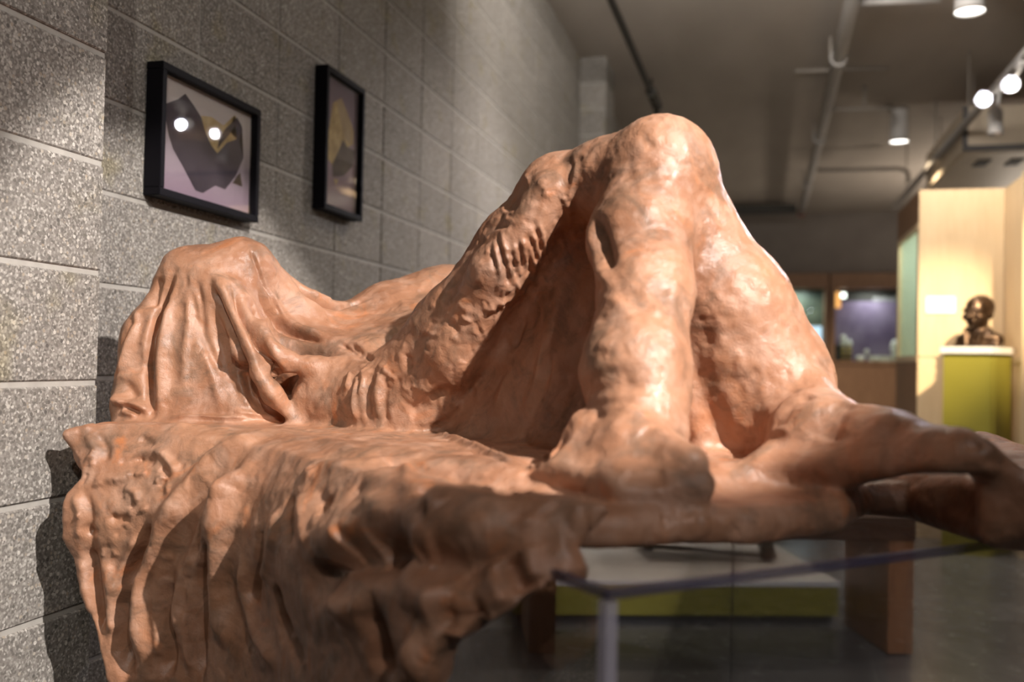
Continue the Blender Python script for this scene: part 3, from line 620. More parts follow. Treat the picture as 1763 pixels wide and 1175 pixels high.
[0.0012463790010746644,0.004979738166764502,[-0.23,-0.95,-0.23],[[-0.092,1.517,0.162],[-0.086,1.517,0.154],[-0.082,1.518,0.148]]],
[-0.0016084019599314266,0.004827888941111845,[-0.73,-0.51,0.47],[[-0.118,1.577,0.244],[-0.116,1.568,0.236],[-0.097,1.539,0.229]]],
[-0.00133826561326853,0.004650175404096704,[-0.76,-0.64,0.13],[[-0.093,1.545,0.242],[-0.082,1.506,0.229],[-0.068,1.493,0.22]]],
[-0.0022454862592942155,0.004391785919379173,[-0.41,-0.9,0.1],[[-0.216,1.609,0.089],[-0.208,1.604,0.076],[-0.198,1.601,0.073]]],
[0.001565622731183833,0.0038140524113381502,[0.36,-0.9,-0.26],[[-0.002,1.465,0.269],[-0.004,1.466,0.261],[-0.001,1.47,0.256]]],
[-0.0011449134526060156,0.0037656831406193327,[0.48,-0.7,-0.53],[[0.029,1.48,0.279],[0.04,1.503,0.269],[0.043,1.514,0.256]]],
[-0.0018304254246103127,0.003371482076711581,[-0.03,-0.88,-0.47],[[-0.095,1.527,0.118],[-0.093,1.533,0.108],[-0.096,1.535,0.102]]],
[-0.0017325731511951198,0.0032654040405643574,[-0.06,-0.98,-0.19],[[0.017,1.453,0.334],[0.025,1.451,0.333],[0.035,1.451,0.331]]],
[0.001476056460794753,0.003026947204375077,[0.34,-0.61,-0.71],[[-0.08,1.542,0.098],[-0.084,1.557,0.082],[-0.079,1.575,0.074]]],
[0.0015464657265487115,0.003583964733436961,[-0.7,-0.71,0.07],[[-0.171,1.587,0.119],[-0.16,1.576,0.119],[-0.15,1.565,0.122]]],
[0.0018320272249307689,0.0032570023897138018,[0.15,-0.7,-0.7],[[-0.103,1.54,0.096],[-0.094,1.553,0.082],[-0.091,1.563,0.076]]],
[0.001010034768399578,0.0034998819070411035,[0.05,-0.97,-0.25],[[-0.004,1.459,0.305],[0.003,1.46,0.295],[0.016,1.465,0.286]]],
[-0.0011414896833593616,0.004201605162897177,[0.29,-0.87,-0.4],[[0.03,1.451,0.33],[0.035,1.457,0.319],[0.043,1.463,0.315]]],
[0.0012499897872314278,0.0051118077184622215,[-0.5,-0.84,0.19],[[-0.226,1.62,0.104],[-0.208,1.606,0.095],[-0.195,1.6,0.09]]],
[-0.002275866211285737,0.004135935860413284,[-0.7,-0.59,0.39],[[-0.034,1.513,0.338],[-0.021,1.479,0.332],[-0.005,1.462,0.331]]],
[0.001646001871294319,0.004013283628092808,[-0.74,-0.44,0.5],[[-0.016,1.512,0.361],[-0.007,1.48,0.355],[-0.002,1.468,0.354]]],
[-0.0016749175749727083,0.004148551145315914,[0.39,-0.87,-0.31],[[-0.005,1.462,0.278],[0.008,1.469,0.271],[0.017,1.475,0.268]]],
[0.0013167579829700864,0.003956053956096481,[-0.76,-0.63,0.18],[[-0.111,1.538,0.195],[-0.103,1.529,0.198],[-0.096,1.518,0.184]]],
[-0.0017178268184840412,0.004116777682125458,[0.16,-0.86,-0.49],[[-0.06,1.499,0.187],[-0.054,1.504,0.177],[-0.046,1.517,0.162]]],
[0.0015752774735645625,0.003256285857953438,[-0.75,-0.53,0.41],[[-0.112,1.564,0.236],[-0.102,1.555,0.238],[-0.09,1.533,0.24]]],
[0.0017833674473029734,0.004147958285375683,[-0.05,-0.98,-0.17],[[-0.008,1.46,0.292],[0.0,1.46,0.298],[0.013,1.457,0.304]]],
[-0.001186168237885707,0.003909770052245738,[-0.51,-0.86,-0.07],[[-0.182,1.59,0.064],[-0.178,1.588,0.053],[-0.171,1.585,0.048]]],
[0.001903379154472439,0.005004720154124018,[-0.7,-0.51,0.49],[[-0.04,1.526,0.343],[-0.032,1.525,0.353],[-0.022,1.509,0.351]]],
[0.002444878985778957,0.005495797189042803,[0.21,-0.87,-0.45],[[0.077,1.442,0.376],[0.078,1.448,0.365],[0.072,1.449,0.362]]],
[0.001875428949373049,0.005322341045682911,[-0.1,-0.89,-0.45],[[-0.136,1.567,0.062],[-0.13,1.575,0.047]]],
[0.0024711328984780567,0.005026574180496485,[0.28,-0.81,-0.51],[[-0.079,1.53,0.116],[-0.078,1.534,0.11],[-0.077,1.54,0.102]]],
[0.0012302540463729394,0.005083424968169519,[-0.49,-0.85,0.2],[[-0.222,1.615,0.097],[-0.214,1.612,0.099],[-0.198,1.601,0.087]]],
[0.0017968558039777804,0.0033153225180908314,[-0.45,-0.83,0.33],[[-0.044,1.476,0.294],[-0.035,1.468,0.291],[-0.025,1.464,0.292]]],
[-0.0010253724907711898,0.004403773805995129,[0.02,-0.97,-0.23],[[-0.005,1.459,0.303],[0.001,1.46,0.294],[0.013,1.465,0.286]]],
[0.0018220682282943975,0.00319949365992716,[0.17,-0.84,-0.51],[[-0.037,1.493,0.204],[-0.043,1.498,0.192]]],
[-0.0015589332482735668,0.005089059666643244,[-0.6,-0.76,-0.24],[[-0.137,1.55,0.114],[-0.128,1.543,0.113],[-0.12,1.537,0.113]]],
[0.0011916871654103745,0.0048359716544762905,[0.56,-0.69,-0.45],[[0.072,1.482,0.33],[0.075,1.502,0.319],[0.081,1.511,0.306]]],
[-0.0016387305422500805,0.005253567374404981,[-0.4,-0.84,-0.37],[[-0.123,1.545,0.1],[-0.126,1.551,0.093],[-0.135,1.56,0.079]]],
[-0.0013854374887150036,0.0033912268896086318,[-0.08,-0.99,-0.13],[[0.052,1.511,0.266],[0.056,1.513,0.254],[0.063,1.513,0.259]]],
[-0.0017741382169803553,0.004347851669712934,[-0.73,-0.54,0.43],[[-0.029,1.507,0.34],[-0.018,1.477,0.336],[-0.01,1.465,0.332]]],
[0.0015664362747448064,0.004139946984533624,[-0.25,-0.97,-0.01],[[-0.049,1.469,0.263],[-0.036,1.465,0.264],[-0.023,1.463,0.266]]],
[0.001936717743961406,0.004995748816744382,[-0.55,-0.79,0.26],[[-0.234,1.623,0.095],[-0.22,1.617,0.104],[-0.201,1.603,0.101]]],
[0.001056094474239411,0.004890399287001098,[0.65,-0.38,-0.65],[[0.006,1.496,0.229],[0.008,1.511,0.225],[0.011,1.529,0.22]]],
[0.0017635319283423657,0.0035487057663193275,[-0.7,-0.48,0.53],[[-0.022,1.534,0.374],[-0.017,1.512,0.36],[-0.009,1.47,0.342]]],
[0.0019134730064849729,0.0032762332644751956,[0.17,-0.92,-0.37],[[-0.087,1.524,0.131],[-0.084,1.526,0.122],[-0.071,1.532,0.117]]],
[-0.0019346421789097623,0.0030252975352285977,[0.41,-0.82,-0.4],[[0.013,1.465,0.285],[0.015,1.473,0.27]]],
[-0.0025274674495422674,0.0037434540853220027,[0.34,-0.72,-0.61],[[0.02,1.526,0.229],[0.014,1.537,0.214]]],
[-0.0020892630911401866,0.004115509228544154,[-0.49,-0.85,0.18],[[-0.225,1.62,0.102],[-0.207,1.606,0.092],[-0.196,1.6,0.089]]],
[0.001824837348350597,0.003921648795843132,[-0.67,-0.64,0.38],[[-0.121,1.564,0.222],[-0.113,1.555,0.22],[-0.11,1.548,0.213]]],
[0.0016156825828805934,0.0038580500616887097,[0.2,-0.98,-0.08],[[0.078,1.506,0.315],[0.084,1.512,0.299],[0.087,1.513,0.29]]],
[0.0022238572857958966,0.004159035516046204,[-0.51,-0.86,0.07],[[-0.205,1.605,0.095],[-0.188,1.597,0.091],[-0.184,1.593,0.089]]],
[0.0012199855998623723,0.005015049575911878,[0.64,-0.57,-0.52],[[0.03,1.477,0.283],[0.035,1.49,0.276],[0.037,1.501,0.268]]],
[0.0015321856129087961,0.0046182626563644625,[0.58,-0.62,-0.53],[[0.002,1.473,0.251],[0.009,1.485,0.241],[0.02,1.524,0.231]]],
[-0.0015611794931424412,0.004666352487191414,[-0.53,-0.85,0.04],[[-0.193,1.598,0.093],[-0.186,1.595,0.084],[-0.18,1.589,0.082]]],
[0.002456300213962545,0.003339778200242473,[0.63,-0.62,-0.47],[[0.001,1.47,0.255],[0.006,1.481,0.243],[0.009,1.494,0.234]]],
[0.0019128569181276296,0.004192300618742147,[-0.39,-0.88,-0.26],[[-0.15,1.568,0.079],[-0.141,1.565,0.072],[-0.135,1.565,0.067]]],
[0.0025628146879309753,0.004171786583671784,[0.19,-0.81,-0.55],[[-0.102,1.56,0.074],[-0.099,1.577,0.057],[-0.086,1.59,0.048]]],
[-0.0010036575662703661,0.005406629746904836,[0.6,-0.4,-0.69],[[-0.008,1.491,0.221],[-0.007,1.501,0.215],[-0.007,1.51,0.21]]],
[0.002135534836164498,0.0034799273499000324,[-0.82,-0.46,0.32],[[-0.1,1.54,0.222],[-0.098,1.528,0.214],[-0.103,1.531,0.202]]],
[0.0012953579174764416,0.0031786376338068766,[0.29,-0.74,-0.6],[[0.015,1.52,0.228],[0.025,1.533,0.224],[0.021,1.537,0.217]]],
[0.001444880995145054,0.003604561435366451,[-0.57,-0.82,0.0],[[-0.186,1.595,0.087],[-0.178,1.587,0.077],[-0.166,1.58,0.069]]],
[-0.0022024417452220575,0.00400096452567448,[0.64,-0.65,-0.42],[[0.064,1.49,0.317],[0.072,1.502,0.313],[0.075,1.507,0.311]]],
[-0.0014164097569114914,0.004664731692206045,[-0.69,-0.69,0.21],[[-0.136,1.563,0.188],[-0.126,1.552,0.184],[-0.108,1.529,0.18]]],
[0.002254109885068002,0.0033381958117169905,[-0.37,-0.9,-0.24],[[-0.083,1.506,0.195],[-0.075,1.503,0.188],[-0.065,1.501,0.184]]],
[-0.0011663920957586092,0.004512969078796116,[0.52,-0.62,-0.59],[[0.062,1.454,0.345],[0.074,1.471,0.34]]],
[0.0017717705908029415,0.00507479590386257,[-0.64,-0.77,-0.04],[[-0.089,1.513,0.212],[-0.083,1.505,0.211],[-0.068,1.499,0.198]]],
[0.0020129021825429187,0.0030039656425437274,[-0.24,-0.31,-0.92],[[0.104,1.468,0.347],[0.107,1.476,0.343],[0.11,1.495,0.338]]],
[0.0021699319832427294,0.003467979120203299,[0.57,-0.59,-0.58],[[-0.027,1.5,0.2],[-0.028,1.51,0.188],[-0.028,1.521,0.177]]],
[0.0024632389903547526,0.005027452608560503,[0.1,-0.83,-0.56],[[0.094,1.499,0.334],[0.094,1.51,0.325],[0.104,1.512,0.321]]],
[0.0014320286790596582,0.003522112103023488,[-0.49,-0.83,0.27],[[0.032,1.456,0.399],[0.041,1.445,0.391],[0.048,1.442,0.382]]],
[0.0014237130526159236,0.0039069607662408036,[0.16,-0.85,-0.5],[[-0.022,1.467,0.248],[-0.022,1.47,0.237],[-0.019,1.483,0.223]]],
[0.0019495674921944264,0.004918305244854489,[-0.55,-0.8,-0.23],[[-0.061,1.48,0.248],[-0.045,1.471,0.243]]],
[0.002574318643488157,0.004233884381779927,[-0.79,-0.61,0.07],[[-0.144,1.557,0.14],[-0.133,1.544,0.132]]],
[0.001689088414527505,0.003481098782907839,[0.12,-0.87,-0.47],[[-0.116,1.572,0.054],[-0.11,1.588,0.038],[-0.102,1.598,0.024]]],
[0.0010294916652738503,0.0034291305190903686,[0.11,-0.84,-0.53],[[-0.024,1.467,0.246],[-0.023,1.474,0.23],[-0.027,1.483,0.22]]],
[0.0023803503938357815,0.0031464025852376196,[0.18,-0.91,-0.39],[[0.071,1.443,0.375],[0.076,1.446,0.369],[0.08,1.448,0.368]]],
[0.002570700549957461,0.00499599743432521,[-0.81,-0.43,0.4],[[0.016,1.502,0.417],[0.02,1.489,0.409],[0.023,1.473,0.398]]],
[-0.0013792093951139203,0.00527599228311733,[-0.79,-0.42,0.44],[[-0.064,1.56,0.328],[-0.053,1.523,0.314],[-0.038,1.477,0.303]]],
[-0.0018766454225529181,0.004823487257943784,[0.21,-0.91,-0.36],[[0.014,1.455,0.316],[0.022,1.458,0.308],[0.034,1.465,0.303]]],
[0.0010901629510720158,0.004303708934485316,[-0.5,-0.85,0.13],[[-0.214,1.612,0.101],[-0.2,1.603,0.097],[-0.188,1.597,0.09]]],
[0.0020388555526750264,0.004462533702034758,[-0.46,-0.89,0.09],[[-0.207,1.606,0.093],[-0.198,1.601,0.092],[-0.193,1.598,0.088]]],
[0.002200510814941567,0.003589691845427006,[-0.69,-0.7,0.18],[[-0.144,1.567,0.172],[-0.128,1.544,0.163],[-0.114,1.531,0.164]]],
[0.0015861691581008923,0.004749588948972752,[-0.43,-0.9,0.09],[[0.017,1.457,0.37],[0.027,1.449,0.361],[0.039,1.444,0.36]]],
[0.004,0.004,[0.3,-0.88,-0.37],[[0.012,1.456,0.313],[0.015,1.459,0.3],[0.018,1.465,0.287],[0.023,1.481,0.267]]],
[-0.004,0.004,[0.25,-0.91,-0.32],[[0.005,1.456,0.309],[0.011,1.463,0.287],[0.015,1.475,0.268]]],
[0.004,0.004,[0.5,-0.71,-0.5],[[0.024,1.459,0.304],[0.027,1.468,0.292],[0.03,1.48,0.28],[0.035,1.505,0.261]]],
[-0.004,0.004,[0.52,-0.72,-0.46],[[0.017,1.459,0.301],[0.023,1.474,0.279],[0.027,1.494,0.261]]],
[0.004,0.004,[0.3,-0.9,-0.32],[[0.002,1.46,0.3],[0.005,1.463,0.287],[0.008,1.466,0.274],[0.012,1.48,0.253]]],
[-0.004,0.004,[0.24,-0.94,-0.25],[[-0.005,1.46,0.296],[0.001,1.465,0.273],[0.005,1.472,0.254]]],
[0.004,0.004,[0.28,-0.92,-0.26],[[-0.009,1.461,0.286],[-0.006,1.463,0.273],[-0.003,1.468,0.26],[0.001,1.48,0.24]]],
[-0.004,0.004,[0.2,-0.95,-0.23],[[-0.016,1.461,0.283],[-0.011,1.464,0.26],[-0.007,1.473,0.241]]],
[0.004,0.004,[0.45,-0.76,-0.47],[[0.03,1.454,0.322],[0.033,1.46,0.309],[0.036,1.472,0.297],[0.041,1.496,0.278]]],
[-0.004,0.004,[0.43,-0.78,-0.45],[[0.023,1.455,0.318],[0.029,1.466,0.296],[0.033,1.486,0.279]]],
[0.004,0.004,[0.47,-0.75,-0.46],[[0.038,1.45,0.335],[0.042,1.458,0.323],[0.045,1.468,0.31],[0.05,1.494,0.292]]],
[-0.004,0.004,[0.43,-0.78,-0.46],[[0.031,1.451,0.331],[0.037,1.462,0.31],[0.042,1.482,0.292]]],
[0.004,0.004,[-0.34,-0.93,0.1],[[-0.019,1.471,0.323],[-0.016,1.464,0.309],[-0.013,1.462,0.295],[-0.009,1.462,0.274]]],
[-0.004,0.004,[-0.38,-0.9,0.2],[[-0.026,1.477,0.32],[-0.02,1.464,0.295],[-0.016,1.462,0.275]]],
[0.004,0.004,[-0.24,-0.96,0.11],[[-0.03,1.471,0.305],[-0.026,1.464,0.291],[-0.023,1.462,0.277],[-0.019,1.464,0.256]]],
[-0.004,0.004,[-0.3,-0.94,0.15],[[-0.037,1.475,0.302],[-0.031,1.464,0.277],[-0.027,1.464,0.258]]],
[0.0036,0.006,[0.25,-0.91,-0.34],[[-0.022,1.463,0.268],[-0.018,1.464,0.255],[-0.014,1.469,0.242],[-0.003,1.484,0.23]]],
[0.0048,0.007,[0.35,-0.68,-0.64],[[-0.043,1.496,0.198],[-0.032,1.491,0.207],[-0.021,1.487,0.216],[0.002,1.503,0.222]]],
[-0.0036,0.006,[-0.57,-0.82,-0.06],[[-0.104,1.525,0.184],[-0.094,1.516,0.179],[-0.085,1.513,0.166]]],
[-0.0072,0.01,[-0.61,-0.79,0.08],[[-0.17,1.587,0.132],[-0.175,1.588,0.118],[-0.162,1.578,0.113]]],
[0.0036,0.008,[-0.64,-0.75,0.16],[[-0.176,1.596,0.152],[-0.186,1.599,0.132],[-0.175,1.588,0.108]]],
[-0.0096,0.014,[-0.07,-0.88,-0.48],[[-0.173,1.59,0.031],[-0.159,1.582,0.039],[-0.146,1.575,0.048],[-0.133,1.569,0.056],[-0.12,1.564,0.063],[-0.107,1.561,0.07],[-0.095,1.56,0.077]]],
[0.006,0.012,[0.13,-0.89,-0.43],[[-0.158,1.592,0.011],[-0.144,1.59,0.018],[-0.129,1.59,0.025],[-0.115,1.591,0.032],[-0.102,1.59,0.04],[-0.089,1.59,0.048],[-0.077,1.585,0.057]]],
[0.003,0.005,[-0.26,-0.89,-0.39],[[0.09,1.448,0.438],[0.091,1.437,0.422],[0.092,1.433,0.408],[0.088,1.436,0.395],[0.084,1.441,0.383],[0.084,1.445,0.371],[0.084,1.453,0.36],[0.085,1.466,0.35],[0.086,1.484,0.34],[0.087,1.502,0.329]]],
[-0.0036,0.01,[-0.62,-0.64,0.46],[[0.063,1.476,0.439],[0.075,1.46,0.431],[0.086,1.443,0.423],[0.096,1.435,0.429],[0.106,1.427,0.435]]],
[-0.006,0.006,[-0.57,-0.81,0.14],[[0.021,1.542,0.197],[0.017,1.543,0.183],[0.012,1.543,0.169],[0.004,1.544,0.145]]],
[-0.005,0.006,[0.05,-0.88,-0.48],[[-0.048,1.563,0.101],[-0.057,1.57,0.087],[-0.067,1.578,0.072]]],
[0.004,0.01,[-0.71,-0.64,0.29],[[-0.0,1.532,0.107],[-0.005,1.53,0.095],[-0.009,1.529,0.082],[-0.014,1.529,0.07],[-0.018,1.528,0.057],[-0.022,1.528,0.045],[-0.027,1.527,0.033]]],
[-0.006,0.01,[-0.73,-0.61,0.31],[[0.061,1.469,0.145],[0.059,1.465,0.132],[0.057,1.461,0.119],[0.054,1.457,0.107],[0.052,1.455,0.094],[0.049,1.451,0.081],[0.047,1.448,0.069],[0.045,1.444,0.057]]],
[0.005,0.014,[-0.66,-0.68,0.31],[[0.088,1.505,0.265],[0.084,1.502,0.252],[0.081,1.5,0.239],[0.077,1.495,0.225],[0.073,1.492,0.212],[0.07,1.489,0.199],[0.066,1.485,0.186],[0.062,1.482,0.173],[0.059,1.478,0.16],[0.055,1.477,0.147],[0.051,1.475,0.134],[0.048,1.473,0.122],[0.044,1.471,0.109],[0.041,1.471,0.096],[0.037,1.473,0.083],[0.034,1.473,0.07],[0.03,1.472,0.057],[0.027,1.472,0.045],[0.023,1.471,0.032],[0.019,1.466,0.019]]],
[-0.01,0.01,[-0.82,-0.49,0.3],[[0.115,1.326,0.327],[0.118,1.314,0.311],[0.122,1.303,0.296],[0.125,1.293,0.281],[0.127,1.268,0.262],[0.13,1.25,0.245]]],
[0.0067,0.011,[-0.92,-0.32,0.22],[[0.107,1.351,0.326],[0.109,1.333,0.307],[0.111,1.325,0.29],[0.114,1.317,0.273],[0.115,1.296,0.255],[0.119,1.265,0.241],[0.124,1.245,0.23],[0.129,1.23,0.218]]],
[0.0013,0.008,[-0.31,-0.78,0.54],[[0.181,1.369,0.472],[0.191,1.348,0.453],[0.201,1.336,0.432]]],
[-0.0011,0.006,[-0.38,-0.82,0.43],[[0.175,1.359,0.458],[0.184,1.344,0.438],[0.193,1.334,0.422]]],
[-0.0018,0.008,[-0.39,-0.75,0.54],[[0.164,1.336,0.399],[0.163,1.327,0.385],[0.162,1.316,0.37],[0.166,1.297,0.347]]],
[0.0016,0.01,[-0.26,-0.82,0.51],[[0.175,1.332,0.402],[0.174,1.317,0.379],[0.176,1.3,0.356]]],
[-0.0013,0.007,[-0.83,-0.55,-0.04],[[0.137,1.385,0.425],[0.13,1.39,0.403],[0.126,1.395,0.393],[0.119,1.41,0.38],[0.112,1.427,0.368]]],
[0.0016,0.009,[-0.9,-0.41,0.15],[[0.148,1.371,0.429],[0.142,1.371,0.413],[0.136,1.373,0.397],[0.13,1.386,0.385],[0.123,1.407,0.373]]],
[-0.0022,0.008,[0.49,-0.84,0.24],[[0.269,1.352,0.367],[0.277,1.357,0.355],[0.285,1.357,0.343],[0.293,1.357,0.333],[0.302,1.359,0.323]]],
[0.0016,0.009,[0.5,-0.85,0.19],[[0.257,1.341,0.365],[0.266,1.347,0.352],[0.275,1.35,0.338],[0.284,1.352,0.326],[0.293,1.352,0.313]]],
[-0.0013,0.006,[0.59,-0.81,0.06],[[0.248,1.34,0.418],[0.254,1.342,0.406],[0.261,1.347,0.395],[0.267,1.352,0.383],[0.272,1.355,0.372]]],
[0.0031,0.008,[-0.62,-0.65,0.43],[[0.106,1.173,0.148],[0.122,1.155,0.142]]],
[0.0027,0.008,[-0.54,-0.56,0.62],[[0.116,1.25,0.212],[0.131,1.211,0.201],[0.14,1.192,0.191],[0.15,1.177,0.183]]],
[-0.0027,0.01,[-0.54,-0.54,0.64],[[0.11,1.226,0.184],[0.121,1.183,0.171],[0.13,1.168,0.166],[0.14,1.159,0.16]]],
[-0.0022,0.009,[-0.49,-0.81,0.33],[[0.106,1.165,0.131],[0.119,1.154,0.134],[0.13,1.149,0.138],[0.142,1.147,0.143]]],
[-0.0018,0.012,[-0.23,-0.7,0.68],[[0.142,1.216,0.218],[0.147,1.206,0.208],[0.151,1.194,0.198],[0.157,1.186,0.19],[0.163,1.177,0.183]]],
[0.0016,0.01,[-0.05,-0.78,0.63],[[0.147,1.226,0.234],[0.153,1.216,0.225],[0.16,1.21,0.218],[0.166,1.202,0.21],[0.173,1.193,0.2],[0.179,1.187,0.19],[0.185,1.18,0.18]]],
[0.0027,0.011,[0.53,-0.72,0.45],[[0.212,1.234,0.243],[0.209,1.226,0.23],[0.206,1.219,0.217],[0.203,1.209,0.204],[0.2,1.198,0.191],[0.196,1.185,0.178],[0.192,1.17,0.165],[0.2,1.161,0.146],[0.204,1.16,0.137]]],
[-0.0022,0.012,[0.83,-0.52,0.18],[[0.229,1.246,0.237],[0.227,1.239,0.225],[0.226,1.236,0.213],[0.225,1.231,0.202],[0.223,1.224,0.19],[0.225,1.222,0.178],[0.228,1.222,0.165]]],
[-0.0013,0.009,[0.32,-0.78,0.54],[[0.191,1.224,0.242],[0.192,1.219,0.229],[0.192,1.211,0.216],[0.192,1.202,0.203],[0.189,1.191,0.19],[0.186,1.178,0.177],[0.183,1.165,0.165]]],
[-0.0031,0.014,[-0.49,-0.85,-0.22],[[0.269,1.333,0.196],[0.273,1.335,0.176],[0.277,1.339,0.162],[0.28,1.341,0.148]]],
[-0.0022,0.012,[-0.17,-0.98,-0.11],[[0.297,1.326,0.18],[0.313,1.325,0.165],[0.329,1.323,0.149]]],
[0.0027,0.014,[-0.42,-0.9,-0.12],[[0.278,1.346,0.14],[0.289,1.339,0.134],[0.3,1.335,0.128],[0.313,1.328,0.132],[0.326,1.324,0.137]]],
[0.0018,0.01,[-0.37,-0.91,-0.2],[[0.285,1.326,0.192],[0.292,1.33,0.172],[0.29,1.332,0.16],[0.289,1.337,0.148]]],
[-0.0018,0.008,[0.2,-0.95,0.24],[[0.318,1.329,0.246],[0.33,1.324,0.229],[0.344,1.325,0.223],[0.358,1.329,0.217]]],
[0.0013,0.01,[0.31,-0.89,0.34],[[0.326,1.333,0.254],[0.336,1.331,0.246],[0.346,1.329,0.238],[0.359,1.332,0.233],[0.373,1.339,0.227]]],
[-0.0031,0.02,[-0.56,-0.82,-0.11],[[0.315,1.329,0.116],[0.319,1.328,0.103],[0.324,1.329,0.089],[0.328,1.327,0.076],[0.331,1.326,0.063],[0.335,1.324,0.049],[0.339,1.322,0.036]]],
[0.0022,0.016,[-0.59,-0.76,-0.26],[[0.301,1.336,0.108],[0.304,1.338,0.094],[0.307,1.338,0.081],[0.311,1.341,0.067],[0.316,1.341,0.053],[0.322,1.341,0.04],[0.328,1.341,0.027]]],
[0.0018,0.012,[-0.69,-0.66,0.3],[[0.346,1.321,0.109],[0.348,1.321,0.095],[0.35,1.318,0.082],[0.351,1.309,0.069],[0.347,1.278,0.055],[0.338,1.23,0.043]]],
[-0.003,0.008,[-0.55,-0.82,0.15],[[0.092,1.2,0.084],[0.099,1.169,0.088],[0.108,1.154,0.092],[0.117,1.146,0.096],[0.126,1.139,0.099],[0.146,1.132,0.1],[0.165,1.132,0.102]]],
[0.003,0.008,[-0.43,-0.82,0.38],[[0.096,1.177,0.075],[0.105,1.158,0.078],[0.113,1.146,0.08],[0.131,1.132,0.084],[0.149,1.123,0.083],[0.169,1.125,0.082],[0.178,1.125,0.081]]],
[-0.003,0.008,[-0.57,-0.81,0.15],[[0.093,1.18,0.099],[0.103,1.163,0.104],[0.112,1.152,0.108],[0.122,1.145,0.113],[0.142,1.137,0.114],[0.152,1.136,0.115]]],
[0.003,0.008,[-0.37,-0.53,0.76],[[0.083,1.169,0.062],[0.104,1.158,0.066],[0.113,1.141,0.068],[0.122,1.128,0.071],[0.132,1.115,0.07],[0.152,1.108,0.068],[0.163,1.111,0.067]]],
[-0.0062,0.014,[-0.11,-0.67,0.74],[[0.122,1.03,0.006],[0.139,1.023,0.002],[0.16,1.024,0.003],[0.17,1.023,0.004]]],
[0.0031,0.013,[-0.34,-0.89,0.31],[[0.101,1.054,0.003],[0.107,1.037,-0.002],[0.114,1.025,-0.008],[0.126,1.019,-0.009],[0.138,1.018,-0.011],[0.161,1.019,-0.008],[0.172,1.017,-0.006]]],
[0.0031,0.012,[-0.51,-0.42,0.75],[[0.071,1.157,0.047],[0.088,1.153,0.056],[0.105,1.145,0.06]]],
[-0.0168,0.013,[-0.45,-0.27,0.85],[[0.02,1.159,-0.003],[0.03,1.201,0.0],[0.038,1.136,0.014],[0.047,1.142,0.021],[0.054,1.149,0.029],[0.068,1.159,0.046]]],
[-0.0027,0.012,[-0.28,-0.71,0.65],[[0.146,1.082,0.05],[0.158,1.073,0.044],[0.163,1.064,0.037],[0.168,1.056,0.03]]],
[0.0027,0.012,[-0.26,-0.65,0.72],[[0.122,1.097,0.055],[0.124,1.086,0.044],[0.126,1.079,0.033],[0.131,1.067,0.025],[0.136,1.054,0.016]]],
[0.0022,0.01,[-0.06,-0.55,0.83],[[0.166,1.085,0.053],[0.171,1.072,0.046],[0.176,1.062,0.039],[0.186,1.054,0.035],[0.195,1.046,0.031]]],
[0.0077,0.02,[-0.53,-0.45,0.72],[[0.332,1.21,0.03],[0.349,1.204,0.043],[0.366,1.195,0.056],[0.383,1.191,0.069],[0.401,1.183,0.074],[0.409,1.174,0.073],[0.415,1.159,0.071],[0.421,1.144,0.07],[0.428,1.133,0.069]]],
[-0.0088,0.022,[-0.55,-0.33,0.77],[[0.379,1.152,0.035],[0.387,1.156,0.045],[0.401,1.163,0.063],[0.422,1.174,0.077]]],
[-0.0033,0.02,[-0.53,-0.39,0.75],[[0.306,1.192,0.009],[0.327,1.183,0.016],[0.347,1.174,0.023],[0.365,1.162,0.029],[0.379,1.147,0.033],[0.393,1.13,0.038]]],
[0.0066,0.018,[-0.42,-0.44,0.79],[[0.426,1.129,0.066],[0.441,1.112,0.062],[0.455,1.098,0.058],[0.456,1.079,0.052],[0.456,1.059,0.046],[0.459,1.046,0.04]]],
[-0.0066,0.018,[-0.61,-0.4,0.68],[[0.341,1.214,0.04],[0.346,1.216,0.051],[0.351,1.217,0.063],[0.357,1.222,0.074],[0.376,1.219,0.084],[0.387,1.222,0.089]]],
[0.0055,0.016,[-0.57,-0.64,0.51],[[0.271,1.197,0.0],[0.291,1.193,0.001],[0.309,1.182,0.003],[0.327,1.173,0.004],[0.343,1.16,0.007],[0.36,1.148,0.011],[0.374,1.133,0.014],[0.389,1.117,0.018]]],
[0.0028,0.008,[0.13,-0.51,0.85],[[0.489,1.056,0.059],[0.492,1.039,0.055],[0.498,1.03,0.05],[0.503,1.02,0.046],[0.527,1.025,0.036]]],
[-0.0044,0.006,[-0.22,-0.69,0.69],[[0.498,1.022,0.048],[0.497,1.016,0.04]]],
[-0.0033,0.006,[0.24,-0.96,0.12],[[0.499,1.011,0.028],[0.52,1.014,0.027],[0.537,1.028,0.025]]],
